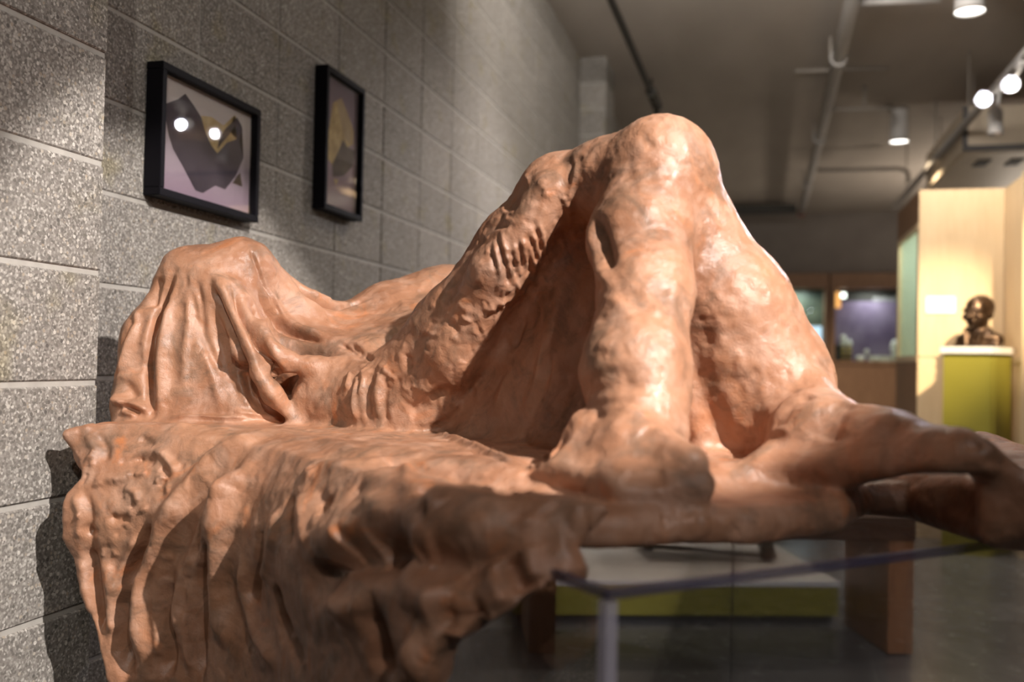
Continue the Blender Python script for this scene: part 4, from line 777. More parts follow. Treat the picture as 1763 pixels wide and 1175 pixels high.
[0.024,0.02,[-0.41,-0.88,0.24],[[-0.394,1.538,0.004],[-0.402,1.521,-0.001],[-0.412,1.511,-0.007],[-0.419,1.492,-0.014],[-0.431,1.494,-0.023],[-0.445,1.498,-0.032],[-0.458,1.501,-0.041],[-0.466,1.499,-0.051],[-0.474,1.498,-0.061],[-0.484,1.5,-0.071],[-0.492,1.5,-0.08],[-0.501,1.5,-0.09],[-0.509,1.498,-0.101],[-0.516,1.496,-0.112],[-0.525,1.495,-0.123],[-0.535,1.5,-0.135],[-0.544,1.504,-0.146],[-0.551,1.507,-0.161],[-0.559,1.512,-0.175],[-0.567,1.519,-0.191],[-0.572,1.525,-0.205],[-0.576,1.529,-0.219],[-0.58,1.531,-0.232],[-0.583,1.533,-0.246],[-0.584,1.534,-0.26],[-0.583,1.533,-0.274],[-0.583,1.534,-0.288],[-0.583,1.534,-0.303],[-0.583,1.534,-0.317],[-0.58,1.533,-0.332],[-0.577,1.532,-0.346],[-0.574,1.531,-0.361],[-0.571,1.53,-0.375],[-0.567,1.527,-0.389]]],
[-0.026,0.014,[-0.29,-0.96,-0.05],[[-0.547,1.504,-0.136],[-0.559,1.51,-0.152],[-0.57,1.514,-0.167],[-0.577,1.52,-0.181],[-0.584,1.527,-0.196],[-0.592,1.534,-0.211],[-0.598,1.539,-0.225],[-0.602,1.541,-0.24],[-0.604,1.541,-0.254],[-0.607,1.543,-0.269],[-0.611,1.544,-0.283],[-0.611,1.545,-0.297],[-0.612,1.545,-0.311],[-0.612,1.545,-0.325],[-0.612,1.545,-0.339],[-0.611,1.544,-0.352],[-0.609,1.543,-0.365],[-0.607,1.544,-0.378],[-0.605,1.543,-0.391],[-0.603,1.542,-0.404]]],
[-0.012,0.008,[-0.29,-0.95,-0.11],[[-0.562,1.51,-0.147],[-0.569,1.514,-0.159],[-0.576,1.518,-0.171],[-0.583,1.523,-0.184],[-0.592,1.53,-0.197],[-0.6,1.537,-0.211],[-0.607,1.542,-0.224],[-0.613,1.544,-0.236],[-0.619,1.545,-0.248],[-0.625,1.546,-0.261]]],
[0.01,0.01,[-0.24,-0.96,-0.11],[[-0.585,1.52,-0.163],[-0.592,1.525,-0.177],[-0.6,1.533,-0.191],[-0.608,1.538,-0.205],[-0.615,1.543,-0.219],[-0.62,1.544,-0.232],[-0.625,1.546,-0.245],[-0.63,1.547,-0.258],[-0.634,1.547,-0.271]]],
[0.02,0.018,[-0.53,-0.84,0.12],[[-0.384,1.446,-0.031],[-0.39,1.441,-0.043],[-0.395,1.434,-0.054],[-0.403,1.432,-0.064],[-0.412,1.435,-0.074],[-0.422,1.439,-0.084],[-0.431,1.441,-0.095],[-0.435,1.438,-0.108],[-0.44,1.436,-0.122],[-0.447,1.442,-0.137],[-0.455,1.451,-0.153],[-0.465,1.46,-0.167],[-0.475,1.473,-0.183],[-0.487,1.489,-0.199],[-0.497,1.498,-0.214],[-0.501,1.502,-0.229],[-0.504,1.504,-0.243],[-0.508,1.505,-0.257],[-0.511,1.505,-0.271],[-0.509,1.506,-0.286],[-0.507,1.505,-0.3],[-0.505,1.504,-0.314],[-0.503,1.505,-0.329],[-0.501,1.503,-0.343]]],
[0.022,0.02,[-0.66,-0.75,0.07],[[-0.395,1.439,-0.048],[-0.403,1.435,-0.061],[-0.414,1.436,-0.075],[-0.416,1.429,-0.091],[-0.419,1.423,-0.107],[-0.42,1.419,-0.12],[-0.423,1.42,-0.133],[-0.426,1.425,-0.147],[-0.426,1.424,-0.161],[-0.427,1.428,-0.176],[-0.428,1.434,-0.191],[-0.43,1.441,-0.207],[-0.43,1.444,-0.22],[-0.428,1.444,-0.233],[-0.427,1.443,-0.246],[-0.425,1.441,-0.258],[-0.423,1.44,-0.27],[-0.419,1.437,-0.283],[-0.415,1.433,-0.296],[-0.41,1.428,-0.309],[-0.406,1.425,-0.322]]],
[-0.022,0.012,[-0.66,-0.74,0.15],[[-0.42,1.451,-0.059],[-0.429,1.451,-0.072],[-0.439,1.452,-0.086],[-0.443,1.45,-0.098],[-0.446,1.447,-0.109],[-0.449,1.444,-0.121],[-0.455,1.448,-0.133],[-0.461,1.455,-0.147],[-0.467,1.46,-0.163],[-0.474,1.472,-0.181],[-0.482,1.484,-0.199]]],
[-0.026,0.013,[-0.66,-0.75,-0.05],[[-0.437,1.433,-0.153],[-0.443,1.441,-0.17],[-0.45,1.452,-0.187],[-0.459,1.467,-0.206],[-0.463,1.474,-0.222],[-0.465,1.477,-0.237],[-0.467,1.479,-0.252],[-0.47,1.481,-0.267],[-0.472,1.484,-0.283],[-0.473,1.485,-0.297],[-0.473,1.485,-0.311],[-0.473,1.485,-0.324],[-0.473,1.485,-0.338],[-0.473,1.485,-0.352],[-0.473,1.485,-0.366],[-0.473,1.485,-0.38]]],
[0.014,0.012,[-0.58,-0.81,-0.06],[[-0.449,1.445,-0.164],[-0.454,1.453,-0.178],[-0.46,1.463,-0.192],[-0.466,1.473,-0.206],[-0.472,1.483,-0.221],[-0.477,1.487,-0.234],[-0.481,1.491,-0.248],[-0.483,1.492,-0.263],[-0.486,1.496,-0.279],[-0.488,1.498,-0.294],[-0.491,1.499,-0.309],[-0.493,1.501,-0.324],[-0.49,1.499,-0.339],[-0.488,1.498,-0.353],[-0.485,1.496,-0.368],[-0.481,1.492,-0.382]]],
[-0.022,0.012,[-0.36,-0.93,-0.0],[[-0.524,1.51,-0.233],[-0.527,1.512,-0.249],[-0.531,1.513,-0.265],[-0.534,1.514,-0.281],[-0.533,1.515,-0.297],[-0.532,1.515,-0.313],[-0.531,1.515,-0.329],[-0.531,1.514,-0.344],[-0.532,1.516,-0.36],[-0.532,1.515,-0.375],[-0.532,1.514,-0.391]]],
[0.012,0.012,[-0.36,-0.93,-0.05],[[-0.536,1.508,-0.196],[-0.54,1.514,-0.21],[-0.544,1.518,-0.224],[-0.546,1.519,-0.237],[-0.549,1.521,-0.25],[-0.551,1.521,-0.263],[-0.55,1.52,-0.277],[-0.549,1.521,-0.291],[-0.547,1.521,-0.304],[-0.546,1.519,-0.318],[-0.543,1.52,-0.334],[-0.54,1.518,-0.351],[-0.538,1.518,-0.367]]],
[-0.02,0.009,[-0.16,-0.99,-0.06],[[-0.679,1.547,-0.188],[-0.675,1.549,-0.205],[-0.671,1.552,-0.222],[-0.668,1.552,-0.237],[-0.665,1.552,-0.252],[-0.662,1.552,-0.267],[-0.66,1.551,-0.28],[-0.658,1.551,-0.294],[-0.657,1.552,-0.307],[-0.655,1.552,-0.321],[-0.652,1.551,-0.334]]],
[0.01,0.012,[-0.15,-0.99,-0.05],[[-0.645,1.544,-0.206],[-0.645,1.548,-0.22],[-0.643,1.548,-0.234],[-0.642,1.549,-0.249],[-0.64,1.549,-0.262],[-0.639,1.548,-0.277],[-0.638,1.549,-0.292],[-0.637,1.549,-0.307],[-0.635,1.548,-0.322],[-0.634,1.549,-0.337]]],
[0.008,0.01,[-0.19,-0.98,-0.05],[[-0.691,1.553,-0.208],[-0.689,1.555,-0.224],[-0.686,1.555,-0.24],[-0.683,1.555,-0.255],[-0.678,1.555,-0.271],[-0.674,1.555,-0.287],[-0.669,1.553,-0.302]]],
[0.008,0.007,[-0.3,-0.82,0.48],[[-0.583,1.559,-0.035],[-0.56,1.548,-0.04],[-0.548,1.538,-0.049],[-0.535,1.527,-0.058],[-0.53,1.518,-0.069]]],
[-0.006,0.008,[-0.21,-0.85,0.48],[[-0.641,1.559,-0.058],[-0.622,1.559,-0.053],[-0.603,1.558,-0.047],[-0.586,1.55,-0.051],[-0.569,1.543,-0.054]]],
[0.006,0.008,[-0.04,-0.92,0.38],[[-0.703,1.588,-0.009],[-0.694,1.584,-0.023],[-0.682,1.575,-0.036],[-0.681,1.564,-0.059]]],
[-0.006,0.007,[-0.12,-0.88,0.46],[[-0.682,1.588,-0.014],[-0.672,1.581,-0.025],[-0.662,1.573,-0.036],[-0.661,1.562,-0.058]]],
[0.007,0.007,[-0.27,-0.89,0.36],[[-0.619,1.542,-0.093],[-0.596,1.531,-0.1],[-0.587,1.521,-0.115]]],
[-0.007,0.007,[-0.22,-0.97,-0.04],[[-0.638,1.535,-0.134],[-0.628,1.533,-0.143],[-0.602,1.526,-0.139]]],
[0.007,0.008,[-0.17,-0.91,0.37],[[-0.675,1.552,-0.086],[-0.656,1.55,-0.083],[-0.637,1.55,-0.08],[-0.62,1.549,-0.075],[-0.603,1.547,-0.07]]],
[-0.006,0.007,[-0.15,-0.99,0.04],[[-0.682,1.547,-0.104],[-0.674,1.539,-0.121],[-0.67,1.54,-0.14],[-0.673,1.539,-0.159],[-0.678,1.543,-0.178]]],
[0.006,0.008,[-0.16,-0.99,0.05],[[-0.704,1.55,-0.105],[-0.695,1.543,-0.118],[-0.688,1.542,-0.132],[-0.688,1.542,-0.147],[-0.689,1.543,-0.163],[-0.69,1.546,-0.179]]],
[-0.007,0.008,[-0.15,-0.98,-0.15],[[-0.683,1.541,-0.15],[-0.675,1.542,-0.166],[-0.669,1.544,-0.183],[-0.665,1.549,-0.207]]],
[0.006,0.008,[-0.0,-0.33,0.95],[[-0.705,1.592,0.0],[-0.693,1.596,-0.0],[-0.682,1.602,-0.001],[-0.668,1.602,-0.001],[-0.653,1.601,-0.001],[-0.638,1.599,-0.001],[-0.624,1.598,-0.001],[-0.61,1.597,-0.001],[-0.596,1.596,-0.0],[-0.581,1.595,0.0],[-0.567,1.594,0.001],[-0.554,1.594,0.002],[-0.539,1.593,0.003],[-0.526,1.593,0.003],[-0.512,1.593,0.004]]],
[-0.005,0.007,[-0.22,-0.84,0.49],[[-0.612,1.578,-0.016],[-0.595,1.571,-0.02],[-0.582,1.564,-0.027]]],
[0.014,0.03,[-0.58,-0.62,0.53],[[-0.257,1.196,-0.112],[-0.242,1.178,-0.104],[-0.227,1.161,-0.097],[-0.213,1.145,-0.09],[-0.199,1.13,-0.084],[-0.185,1.113,-0.077],[-0.173,1.097,-0.074],[-0.16,1.081,-0.07],[-0.148,1.065,-0.067],[-0.137,1.052,-0.064],[-0.126,1.04,-0.062],[-0.116,1.031,-0.059],[-0.106,1.021,-0.057],[-0.087,1.005,-0.052],[-0.069,0.989,-0.047],[-0.059,0.98,-0.045],[-0.041,0.963,-0.042],[-0.023,0.954,-0.04],[-0.006,0.95,-0.038],[0.011,0.946,-0.035],[0.029,0.945,-0.032],[0.037,0.942,-0.031]]],
[-0.03,0.026,[-0.63,-0.7,0.33],[[-0.26,1.197,-0.155],[-0.243,1.171,-0.145],[-0.228,1.149,-0.137],[-0.214,1.124,-0.127],[-0.202,1.108,-0.118],[-0.191,1.097,-0.111],[-0.181,1.088,-0.104],[-0.167,1.07,-0.098],[-0.155,1.057,-0.094],[-0.143,1.043,-0.089],[-0.131,1.033,-0.085],[-0.12,1.02,-0.081],[-0.109,1.007,-0.082],[-0.099,0.996,-0.083],[-0.089,0.982,-0.084],[-0.079,0.97,-0.085],[-0.069,0.961,-0.082],[-0.06,0.952,-0.08],[-0.051,0.943,-0.077],[-0.033,0.937,-0.073],[-0.016,0.934,-0.067],[0.001,0.929,-0.064],[0.017,0.925,-0.064],[0.026,0.922,-0.064]]],
[-0.02,0.02,[-0.74,-0.56,0.37],[[-0.161,1.066,-0.091],[-0.152,1.059,-0.083],[-0.143,1.052,-0.075],[-0.128,1.035,-0.073],[-0.114,1.021,-0.072]]],
[0.016,0.02,[-0.77,-0.52,0.37],[[-0.216,1.133,-0.112],[-0.2,1.118,-0.099],[-0.192,1.113,-0.091],[-0.184,1.108,-0.083]]],
[0.014,0.016,[-0.7,-0.6,0.39],[[-0.103,1.003,-0.077],[-0.09,0.996,-0.064],[-0.077,0.978,-0.069]]],
[0.022,0.022,[-0.7,-0.61,0.37],[[-0.113,1.013,-0.082],[-0.106,1.0,-0.089],[-0.1,0.989,-0.095],[-0.094,0.978,-0.102],[-0.086,0.967,-0.105],[-0.078,0.955,-0.107],[-0.07,0.945,-0.111],[-0.062,0.934,-0.113]]],
[0.02,0.02,[-0.18,-0.79,-0.58],[[-0.098,0.974,-0.162],[-0.089,0.964,-0.168],[-0.078,0.978,-0.189],[-0.076,1.003,-0.204]]],
[-0.02,0.022,[-0.76,-0.63,-0.15],[[-0.16,1.047,-0.15],[-0.153,1.038,-0.156],[-0.142,1.026,-0.168],[-0.135,1.022,-0.183],[-0.133,1.027,-0.202],[-0.131,1.03,-0.22]]],
[-0.022,0.02,[-0.48,-0.87,0.07],[[-0.075,0.946,-0.128],[-0.065,0.934,-0.128],[-0.055,0.925,-0.128],[-0.036,0.918,-0.124],[-0.018,0.915,-0.113]]],
[0.014,0.016,[-0.82,-0.58,-0.04],[[-0.209,1.12,-0.157],[-0.192,1.094,-0.157],[-0.177,1.072,-0.157],[-0.16,1.046,-0.147],[-0.144,1.027,-0.139]]],
[0.014,0.014,[-0.27,-0.9,0.34],[[-0.019,0.934,-0.067],[-0.013,0.924,-0.087],[-0.004,0.914,-0.102],[0.0,0.91,-0.109]]],
[-0.012,0.014,[-0.23,-0.92,0.31],[[-0.002,0.931,-0.066],[0.006,0.922,-0.079],[0.012,0.914,-0.092],[0.015,0.911,-0.099]]],
[0.012,0.014,[-0.26,-0.88,0.4],[[0.017,0.931,-0.055],[0.021,0.921,-0.07],[0.026,0.914,-0.086]]],
[-0.01,0.01,[-0.8,-0.5,0.33],[[-0.298,1.299,-0.062],[-0.294,1.284,-0.073],[-0.29,1.269,-0.083],[-0.286,1.256,-0.093],[-0.283,1.242,-0.104],[-0.281,1.232,-0.114],[-0.28,1.226,-0.125]]],
[0.008,0.012,[-0.77,-0.5,0.4],[[-0.274,1.266,-0.057],[-0.268,1.247,-0.067],[-0.263,1.232,-0.077],[-0.258,1.217,-0.086],[-0.254,1.202,-0.096],[-0.249,1.188,-0.105],[-0.246,1.177,-0.115]]],
[0.008,0.012,[-0.84,-0.53,0.11],[[-0.315,1.311,-0.08],[-0.315,1.303,-0.09],[-0.314,1.295,-0.101],[-0.314,1.285,-0.111],[-0.314,1.279,-0.121],[-0.318,1.286,-0.134],[-0.321,1.293,-0.146],[-0.325,1.3,-0.158],[-0.329,1.309,-0.171],[-0.336,1.325,-0.186]]],
[-0.012,0.014,[-0.84,-0.54,-0.04],[[-0.345,1.337,-0.108],[-0.344,1.329,-0.12],[-0.346,1.33,-0.133],[-0.349,1.337,-0.147],[-0.351,1.342,-0.161],[-0.355,1.35,-0.176],[-0.357,1.361,-0.19],[-0.359,1.37,-0.204],[-0.362,1.381,-0.218],[-0.362,1.382,-0.23],[-0.361,1.381,-0.241]]],
[0.014,0.014,[-0.76,-0.65,-0.08],[[-0.381,1.385,-0.159],[-0.38,1.388,-0.183],[-0.38,1.394,-0.196],[-0.38,1.397,-0.209],[-0.38,1.401,-0.221],[-0.374,1.395,-0.233],[-0.368,1.391,-0.246],[-0.361,1.382,-0.256],[-0.354,1.37,-0.266],[-0.346,1.358,-0.276],[-0.335,1.34,-0.281],[-0.325,1.324,-0.286],[-0.315,1.31,-0.291],[-0.305,1.294,-0.295]]],
[-0.016,0.016,[-0.84,-0.53,-0.09],[[-0.314,1.286,-0.177],[-0.311,1.286,-0.189],[-0.308,1.288,-0.202],[-0.304,1.288,-0.214],[-0.3,1.284,-0.226],[-0.295,1.276,-0.236],[-0.287,1.263,-0.242],[-0.279,1.252,-0.25],[-0.272,1.24,-0.257],[-0.265,1.229,-0.263],[-0.258,1.218,-0.27]]],
[-0.01,0.012,[-0.73,-0.49,0.48],[[-0.232,1.207,-0.051],[-0.23,1.192,-0.062],[-0.23,1.184,-0.073]]],
[-0.012,0.01,[-0.43,-0.36,0.83],[[-0.096,1.061,-0.015],[-0.089,1.042,-0.022]]],
[-0.01,0.01,[-0.61,-0.52,0.59],[[-0.088,1.019,-0.04],[-0.082,1.006,-0.047]]],
[0.01,0.014,[-0.68,-0.45,0.58],[[-0.16,1.115,-0.04],[-0.15,1.095,-0.044],[-0.141,1.075,-0.047],[-0.142,1.063,-0.058]]],
[0.012,0.016,[-0.61,-0.52,0.59],[[-0.082,1.028,-0.026],[-0.071,1.009,-0.032],[-0.063,0.993,-0.038]]],
[-0.008,0.012,[-0.26,-0.7,0.66],[[0.04,0.952,-0.018],[0.048,0.945,-0.023]]],
[0.006,0.02,[-0.29,-0.33,0.9],[[-0.245,1.273,-0.018],[-0.23,1.255,-0.016],[-0.218,1.248,-0.014],[-0.195,1.245,-0.013],[-0.183,1.241,-0.011],[-0.17,1.235,-0.01],[-0.162,1.256,-0.012],[-0.138,1.245,-0.011],[-0.125,1.234,-0.012],[-0.113,1.223,-0.012],[-0.101,1.212,-0.013],[-0.089,1.201,-0.013],[-0.077,1.19,-0.013],[-0.066,1.178,-0.013],[-0.055,1.171,-0.014]]],
[-0.006,0.016,[-0.21,-0.2,0.96],[[-0.27,1.317,-0.016],[-0.256,1.312,-0.014],[-0.244,1.312,-0.013],[-0.23,1.307,-0.011],[-0.217,1.301,-0.009],[-0.203,1.294,-0.006],[-0.191,1.292,-0.005],[-0.179,1.297,-0.004],[-0.166,1.287,-0.004],[-0.152,1.277,-0.004],[-0.139,1.266,-0.003],[-0.126,1.255,-0.003],[-0.113,1.244,-0.003],[-0.1,1.233,-0.003],[-0.087,1.222,-0.002]]],
[0.008,0.007,[0.02,-0.04,1.0],[[-0.134,1.592,0.002],[-0.115,1.561,0.0],[-0.096,1.508,0.0],[-0.078,1.457,0.0],[-0.064,1.409,0.0],[-0.051,1.365,0.0],[-0.038,1.324,0.0],[-0.024,1.272,0.0],[-0.01,1.226,0.0],[0.002,1.181,0.0]]],
[-0.006,0.006,[-0.03,-0.06,1.0],[[-0.062,1.319,0.0],[-0.048,1.295,0.0],[-0.034,1.269,0.0],[-0.021,1.248,0.0],[-0.007,1.185,0.0],[0.006,1.163,-0.003]]],
[-0.005928545790791622,0.011137758574768616,[-0.67,-0.45,0.59],[[-0.186,1.167,-0.029],[-0.181,1.155,-0.034],[-0.177,1.143,-0.039]]],
[-0.0045187354170752245,0.011617066991101847,[-0.29,-0.48,0.83],[[0.02,1.148,-0.007],[0.024,1.133,-0.016],[0.02,1.12,-0.025]]],
[-0.006587886057261491,0.010802880907353539,[-0.7,-0.45,0.55],[[-0.245,1.237,-0.045],[-0.242,1.219,-0.054],[-0.227,1.188,-0.061]]],
[-0.0055031446405901215,0.011226252406628508,[-0.27,-0.32,0.91],[[-0.064,1.185,-0.009],[-0.064,1.17,-0.018],[-0.057,1.053,-0.014]]],
[-0.003419850497386131,0.011923725882205593,[-0.61,-0.52,0.59],[[-0.084,1.015,-0.039],[-0.077,1.0,-0.047]]],
[-0.003244964434925871,0.007490342737062065,[-0.11,-0.26,0.96],[[-0.002,1.13,-0.024],[-0.004,1.12,-0.028]]],
[0.006304252500137901,0.010701671567074723,[-0.68,-0.43,0.59],[[-0.278,1.312,-0.028],[-0.264,1.277,-0.036]]],
[-0.005994600898649054,0.009754735543816591,[-0.93,-0.29,0.23],[[0.028,1.141,0.003],[0.027,1.136,-0.006]]],
[-0.006076019241144937,0.011121478155440189,[-0.24,-0.77,0.59],[[0.01,0.954,-0.028],[0.014,0.946,-0.036]]],
[0.0036839015355071836,0.009890108130750688,[-0.24,-0.77,0.59],[[0.015,0.951,-0.029],[0.021,0.941,-0.04]]],
[0.005793145510985302,0.0070080957402067,[-0.25,-0.25,0.94],[[-0.133,1.231,-0.017],[-0.121,1.131,-0.014],[-0.116,1.083,-0.016]]],
[0.0038453372289348068,0.007485481225329349,[-0.11,-0.18,0.98],[[0.023,1.0,-0.012],[0.018,0.972,-0.014],[0.019,0.959,-0.018]]],
[0.004021504658177327,0.008519684310864913,[-0.77,-0.51,0.37],[[-0.24,1.201,-0.069],[-0.237,1.19,-0.078],[-0.234,1.178,-0.087]]],
[0.00333893228626129,0.010623402307166772,[-0.09,-0.14,0.99],[[-0.141,1.242,-0.014],[-0.127,1.161,-0.013],[-0.119,1.103,-0.014]]],
[0.003384484195773427,0.005349877710205656,[-0.15,-0.96,-0.23],[[-0.625,1.54,-0.195],[-0.63,1.541,-0.198],[-0.634,1.541,-0.2]]],
[-0.004980700302767257,0.005200749769032743,[-0.33,-0.87,0.37],[[-0.548,1.524,-0.075],[-0.551,1.522,-0.081],[-0.556,1.522,-0.088]]],
[0.0024776376358256022,0.0058511194460428625,[-0.36,-0.93,-0.0],[[-0.598,1.524,-0.124],[-0.601,1.526,-0.131],[-0.602,1.525,-0.137]]],
[0.0033819076426733906,0.0031408374033790164,[-0.23,-0.9,0.37],[[-0.608,1.534,-0.105],[-0.616,1.535,-0.108]]],
[0.0041552820687370574,0.0031254653669419733,[-0.15,-0.99,-0.04],[[-0.687,1.542,-0.135],[-0.689,1.542,-0.142]]],
[0.003290736546862424,0.003968659762870719,[-0.15,-0.96,-0.23],[[-0.652,1.542,-0.191],[-0.653,1.545,-0.198],[-0.654,1.545,-0.205]]],
[-0.004186004940124811,0.005655025313345427,[-0.32,-0.84,0.43],[[-0.557,1.536,-0.057],[-0.548,1.528,-0.066],[-0.54,1.521,-0.075]]],
[-0.003966739405172786,0.003454950338879982,[-0.32,-0.83,0.45],[[-0.544,1.527,-0.064],[-0.551,1.531,-0.062],[-0.561,1.536,-0.06]]],
[-0.0022305462200446343,0.0041983988111231494,[-0.3,-0.79,0.54],[[-0.52,1.526,-0.05],[-0.523,1.522,-0.059]]],
[0.0033889920006088484,0.005564510879025314,[-0.35,-0.91,-0.23],[[-0.524,1.504,-0.193],[-0.531,1.506,-0.194],[-0.54,1.511,-0.196]]],
[-0.002272593530680646,0.005020757582628263,[-0.35,-0.92,-0.16],[[-0.549,1.506,-0.17],[-0.556,1.51,-0.171],[-0.566,1.515,-0.174]]],
[0.004825240591418025,0.003976724847743366,[-0.32,-0.87,0.37],[[-0.582,1.54,-0.069],[-0.596,1.543,-0.071],[-0.604,1.547,-0.073]]],
[0.004378021232811603,0.005259451694013383,[-0.15,-0.92,0.37],[[-0.614,1.546,-0.081],[-0.624,1.546,-0.083],[-0.637,1.547,-0.086]]],
[0.003264068348584467,0.005263861513041045,[-0.33,-0.87,0.37],[[-0.541,1.517,-0.083],[-0.539,1.515,-0.089],[-0.533,1.51,-0.095]]],
[-0.0025183350312112497,0.005024858731923779,[-0.15,-0.98,-0.09],[[-0.659,1.539,-0.159],[-0.662,1.539,-0.165],[-0.669,1.541,-0.171]]],
[0.0031018246900591665,0.004929632223674143,[-0.35,-0.91,-0.23],[[-0.571,1.519,-0.186],[-0.579,1.525,-0.193]]],
[-0.003313119782242072,0.004876188448155445,[-0.15,-0.96,-0.23],[[-0.638,1.538,-0.185],[-0.651,1.543,-0.192],[-0.661,1.546,-0.199]]],
[-0.004023599109336292,0.004237063011653048,[-0.17,-0.91,0.37],[[-0.687,1.56,-0.073],[-0.689,1.556,-0.082],[-0.694,1.554,-0.091]]],
[-0.0039023725809887192,0.004671557112248726,[-0.22,-0.85,0.48],[[-0.603,1.561,-0.044],[-0.605,1.557,-0.05]]],
[0.004678381534358659,0.004192588407357628,[-0.12,-0.89,0.43],[[-0.679,1.574,-0.038],[-0.684,1.571,-0.046],[-0.69,1.567,-0.054]]],
[0.004313789554437666,0.003094388102724413,[-0.36,-0.93,0.08],[[-0.57,1.514,-0.119],[-0.577,1.515,-0.123],[-0.584,1.518,-0.127]]],
[-0.0038195570730015834,0.004292002096720623,[-0.19,-0.98,-0.07],[[-0.612,1.531,-0.152],[-0.622,1.532,-0.161],[-0.629,1.534,-0.17]]],
[-0.0030715201557120373,0.004830798819017152,[-0.15,-0.99,-0.06],[[-0.66,1.538,-0.161],[-0.668,1.539,-0.163],[-0.676,1.542,-0.164]]],
[0.00458365055062598,0.004828774237674442,[-0.33,-0.87,0.37],[[-0.55,1.526,-0.071],[-0.559,1.526,-0.078],[-0.562,1.524,-0.084]]],
[-0.00447492723074345,0.004131304802587249,[-0.35,-0.91,0.22],[[-0.595,1.525,-0.113],[-0.599,1.525,-0.118],[-0.604,1.526,-0.124]]],
[-0.004118855580809771,0.004182196727194615,[-0.13,-0.9,0.42],[[-0.684,1.568,-0.051],[-0.69,1.564,-0.06]]],
[0.003273472373875793,0.003282607582531306,[-0.14,-0.92,0.37],[[-0.654,1.548,-0.087],[-0.663,1.548,-0.091],[-0.674,1.55,-0.094]]],
[0.004910522604468472,0.005247638495461188,[-0.14,-0.9,0.41],[[-0.695,1.57,-0.052],[-0.685,1.565,-0.057],[-0.675,1.562,-0.061]]],
[-0.002826701606216054,0.010574614560442924,[0.24,-0.84,0.49],[[0.16,1.002,-0.038],[0.171,1.007,-0.038]]],
[-0.001010112916797993,0.01182357750828526,[0.27,-0.96,0.0],[[0.138,0.994,-0.048],[0.157,0.999,-0.05]]],
[0.001548083523931642,0.009676834488363832,[0.44,-0.9,-0.02],[[0.265,1.03,-0.049],[0.277,1.036,-0.05]]],
[-0.0017075052420887408,0.01200947636538351,[0.27,-0.96,0.01],[[0.235,1.021,-0.047],[0.247,1.024,-0.049],[0.259,1.027,-0.05]]],
[-0.0028186039071096698,0.009024774366995187,[0.54,-0.78,-0.31],[[0.289,1.044,-0.055],[0.302,1.055,-0.057]]],
[-0.002109048174772441,0.011892491178239734,[0.62,-0.68,-0.4],[[0.374,1.104,-0.055],[0.389,1.114,-0.056],[0.414,1.152,-0.062]]],
[0.002993743433566627,0.008025343137306162,[0.25,-0.87,0.44],[[0.259,1.029,-0.04],[0.26,1.031,-0.039]]],
[0.001934013349215735,0.008473665722966163,[0.56,-0.81,-0.17],[[0.313,1.061,-0.053],[0.327,1.071,-0.053]]],
[-0.002796677894913301,0.013725336560367268,[0.27,-0.96,-0.09],[[0.243,1.023,-0.052],[0.245,1.025,-0.05]]],
[-0.0023575285079397382,0.012590981891494258,[0.24,-0.87,0.43],[[0.159,1.002,-0.038],[0.171,1.006,-0.039],[0.184,1.008,-0.039]]],
[-0.0020480462305880968,0.009790200095622202,[0.23,-0.82,-0.52],[[0.209,1.016,-0.06],[0.217,1.019,-0.061]]],
[-0.0029207877094620605,0.013579864674462611,[0.25,-0.89,-0.37],[[0.142,0.996,-0.057],[0.152,1.0,-0.057]]],
[0.0026413106924346426,0.013986518509266146,[0.27,-0.95,0.17],[[0.202,1.012,-0.044],[0.215,1.016,-0.045]]],
[0.002944150885489408,0.010365151162558523,[0.26,-0.91,0.32],[[0.225,1.02,-0.042],[0.244,1.024,-0.041]]],
[0.0023368373958197715,0.011459169304943697,[0.25,-0.89,0.38],[[0.19,1.011,-0.039],[0.2,1.013,-0.04]]],
[0.00283250929642684,0.012831035031711183,[0.52,-0.75,-0.4],[[0.352,1.09,-0.058],[0.352,1.09,-0.059]]]]

clay = Clay([-.82, .82, -.70], [.99, 2.44, .56], .0055)
model(clay, FORMS)
V, Q = clay.mesh()
OFF = np.array([0.0, 1.5, 0.0]); V = V - OFF
me = bpy.data.meshes.new('draped_clay_figure'); me.from_pydata(V.tolist(), [], Q.tolist()); me.update()
me.polygons.foreach_set('use_smooth', [True] * len(me.polygons))
ow = Vector((EYE.x - math.sin(YAW) * 1.5, math.cos(YAW) * 1.5, EYE.z - .125))
fig = bpy.data.objects.new('draped_clay_figure', me); C.objects.link(fig); fig.location = ow; fig.rotation_euler = (0, 0, YAW)
sm = fig.modifiers.new('relax', 'SMOOTH'); sm.factor = .5; sm.iterations = 2
ss = fig.modifiers.new('finer', 'SUBSURF'); ss.levels = 1; ss.render_levels = 1
dg = bpy.context.evaluated_depsgraph_get(); dg.update()
me2 = bpy.data.meshes.new_from_object(fig.evaluated_get(dg)); fig.modifiers.clear(); fig.data = me2; me2.name = 'draped_clay_figure'
nv = len(me2.vertices); V = np.empty(nv * 3, np.float32); me2.vertices.foreach_get('co', V); V = V.reshape(-1, 3).astype(float)
Nn = np.empty(nv * 3, np.float32); me2.vertices.foreach_get('normal', Nn); Nn = Nn.reshape(-1, 3).astype(float)
V += OFF
soft = .0022 * vnoise(V, 14, 1) + .0014 * vnoise(V, 38, 2) + .0010 * vnoise(V, 95, 3)
V = V + Nn * (press(V, Nn, STROKES) + soft)[:, None] - OFF
me2.vertices.foreach_set('co', V.astype(np.float32).ravel()); me2.materials.append(M_CLAY)
me2.polygons.foreach_set('use_smooth', [True] * len(me2.polygons)); me2.update()
tag(fig, 'terracotta clay sculpture of a cloth-draped reclining figure with raised knees, on clear plinth', 'sculpture')
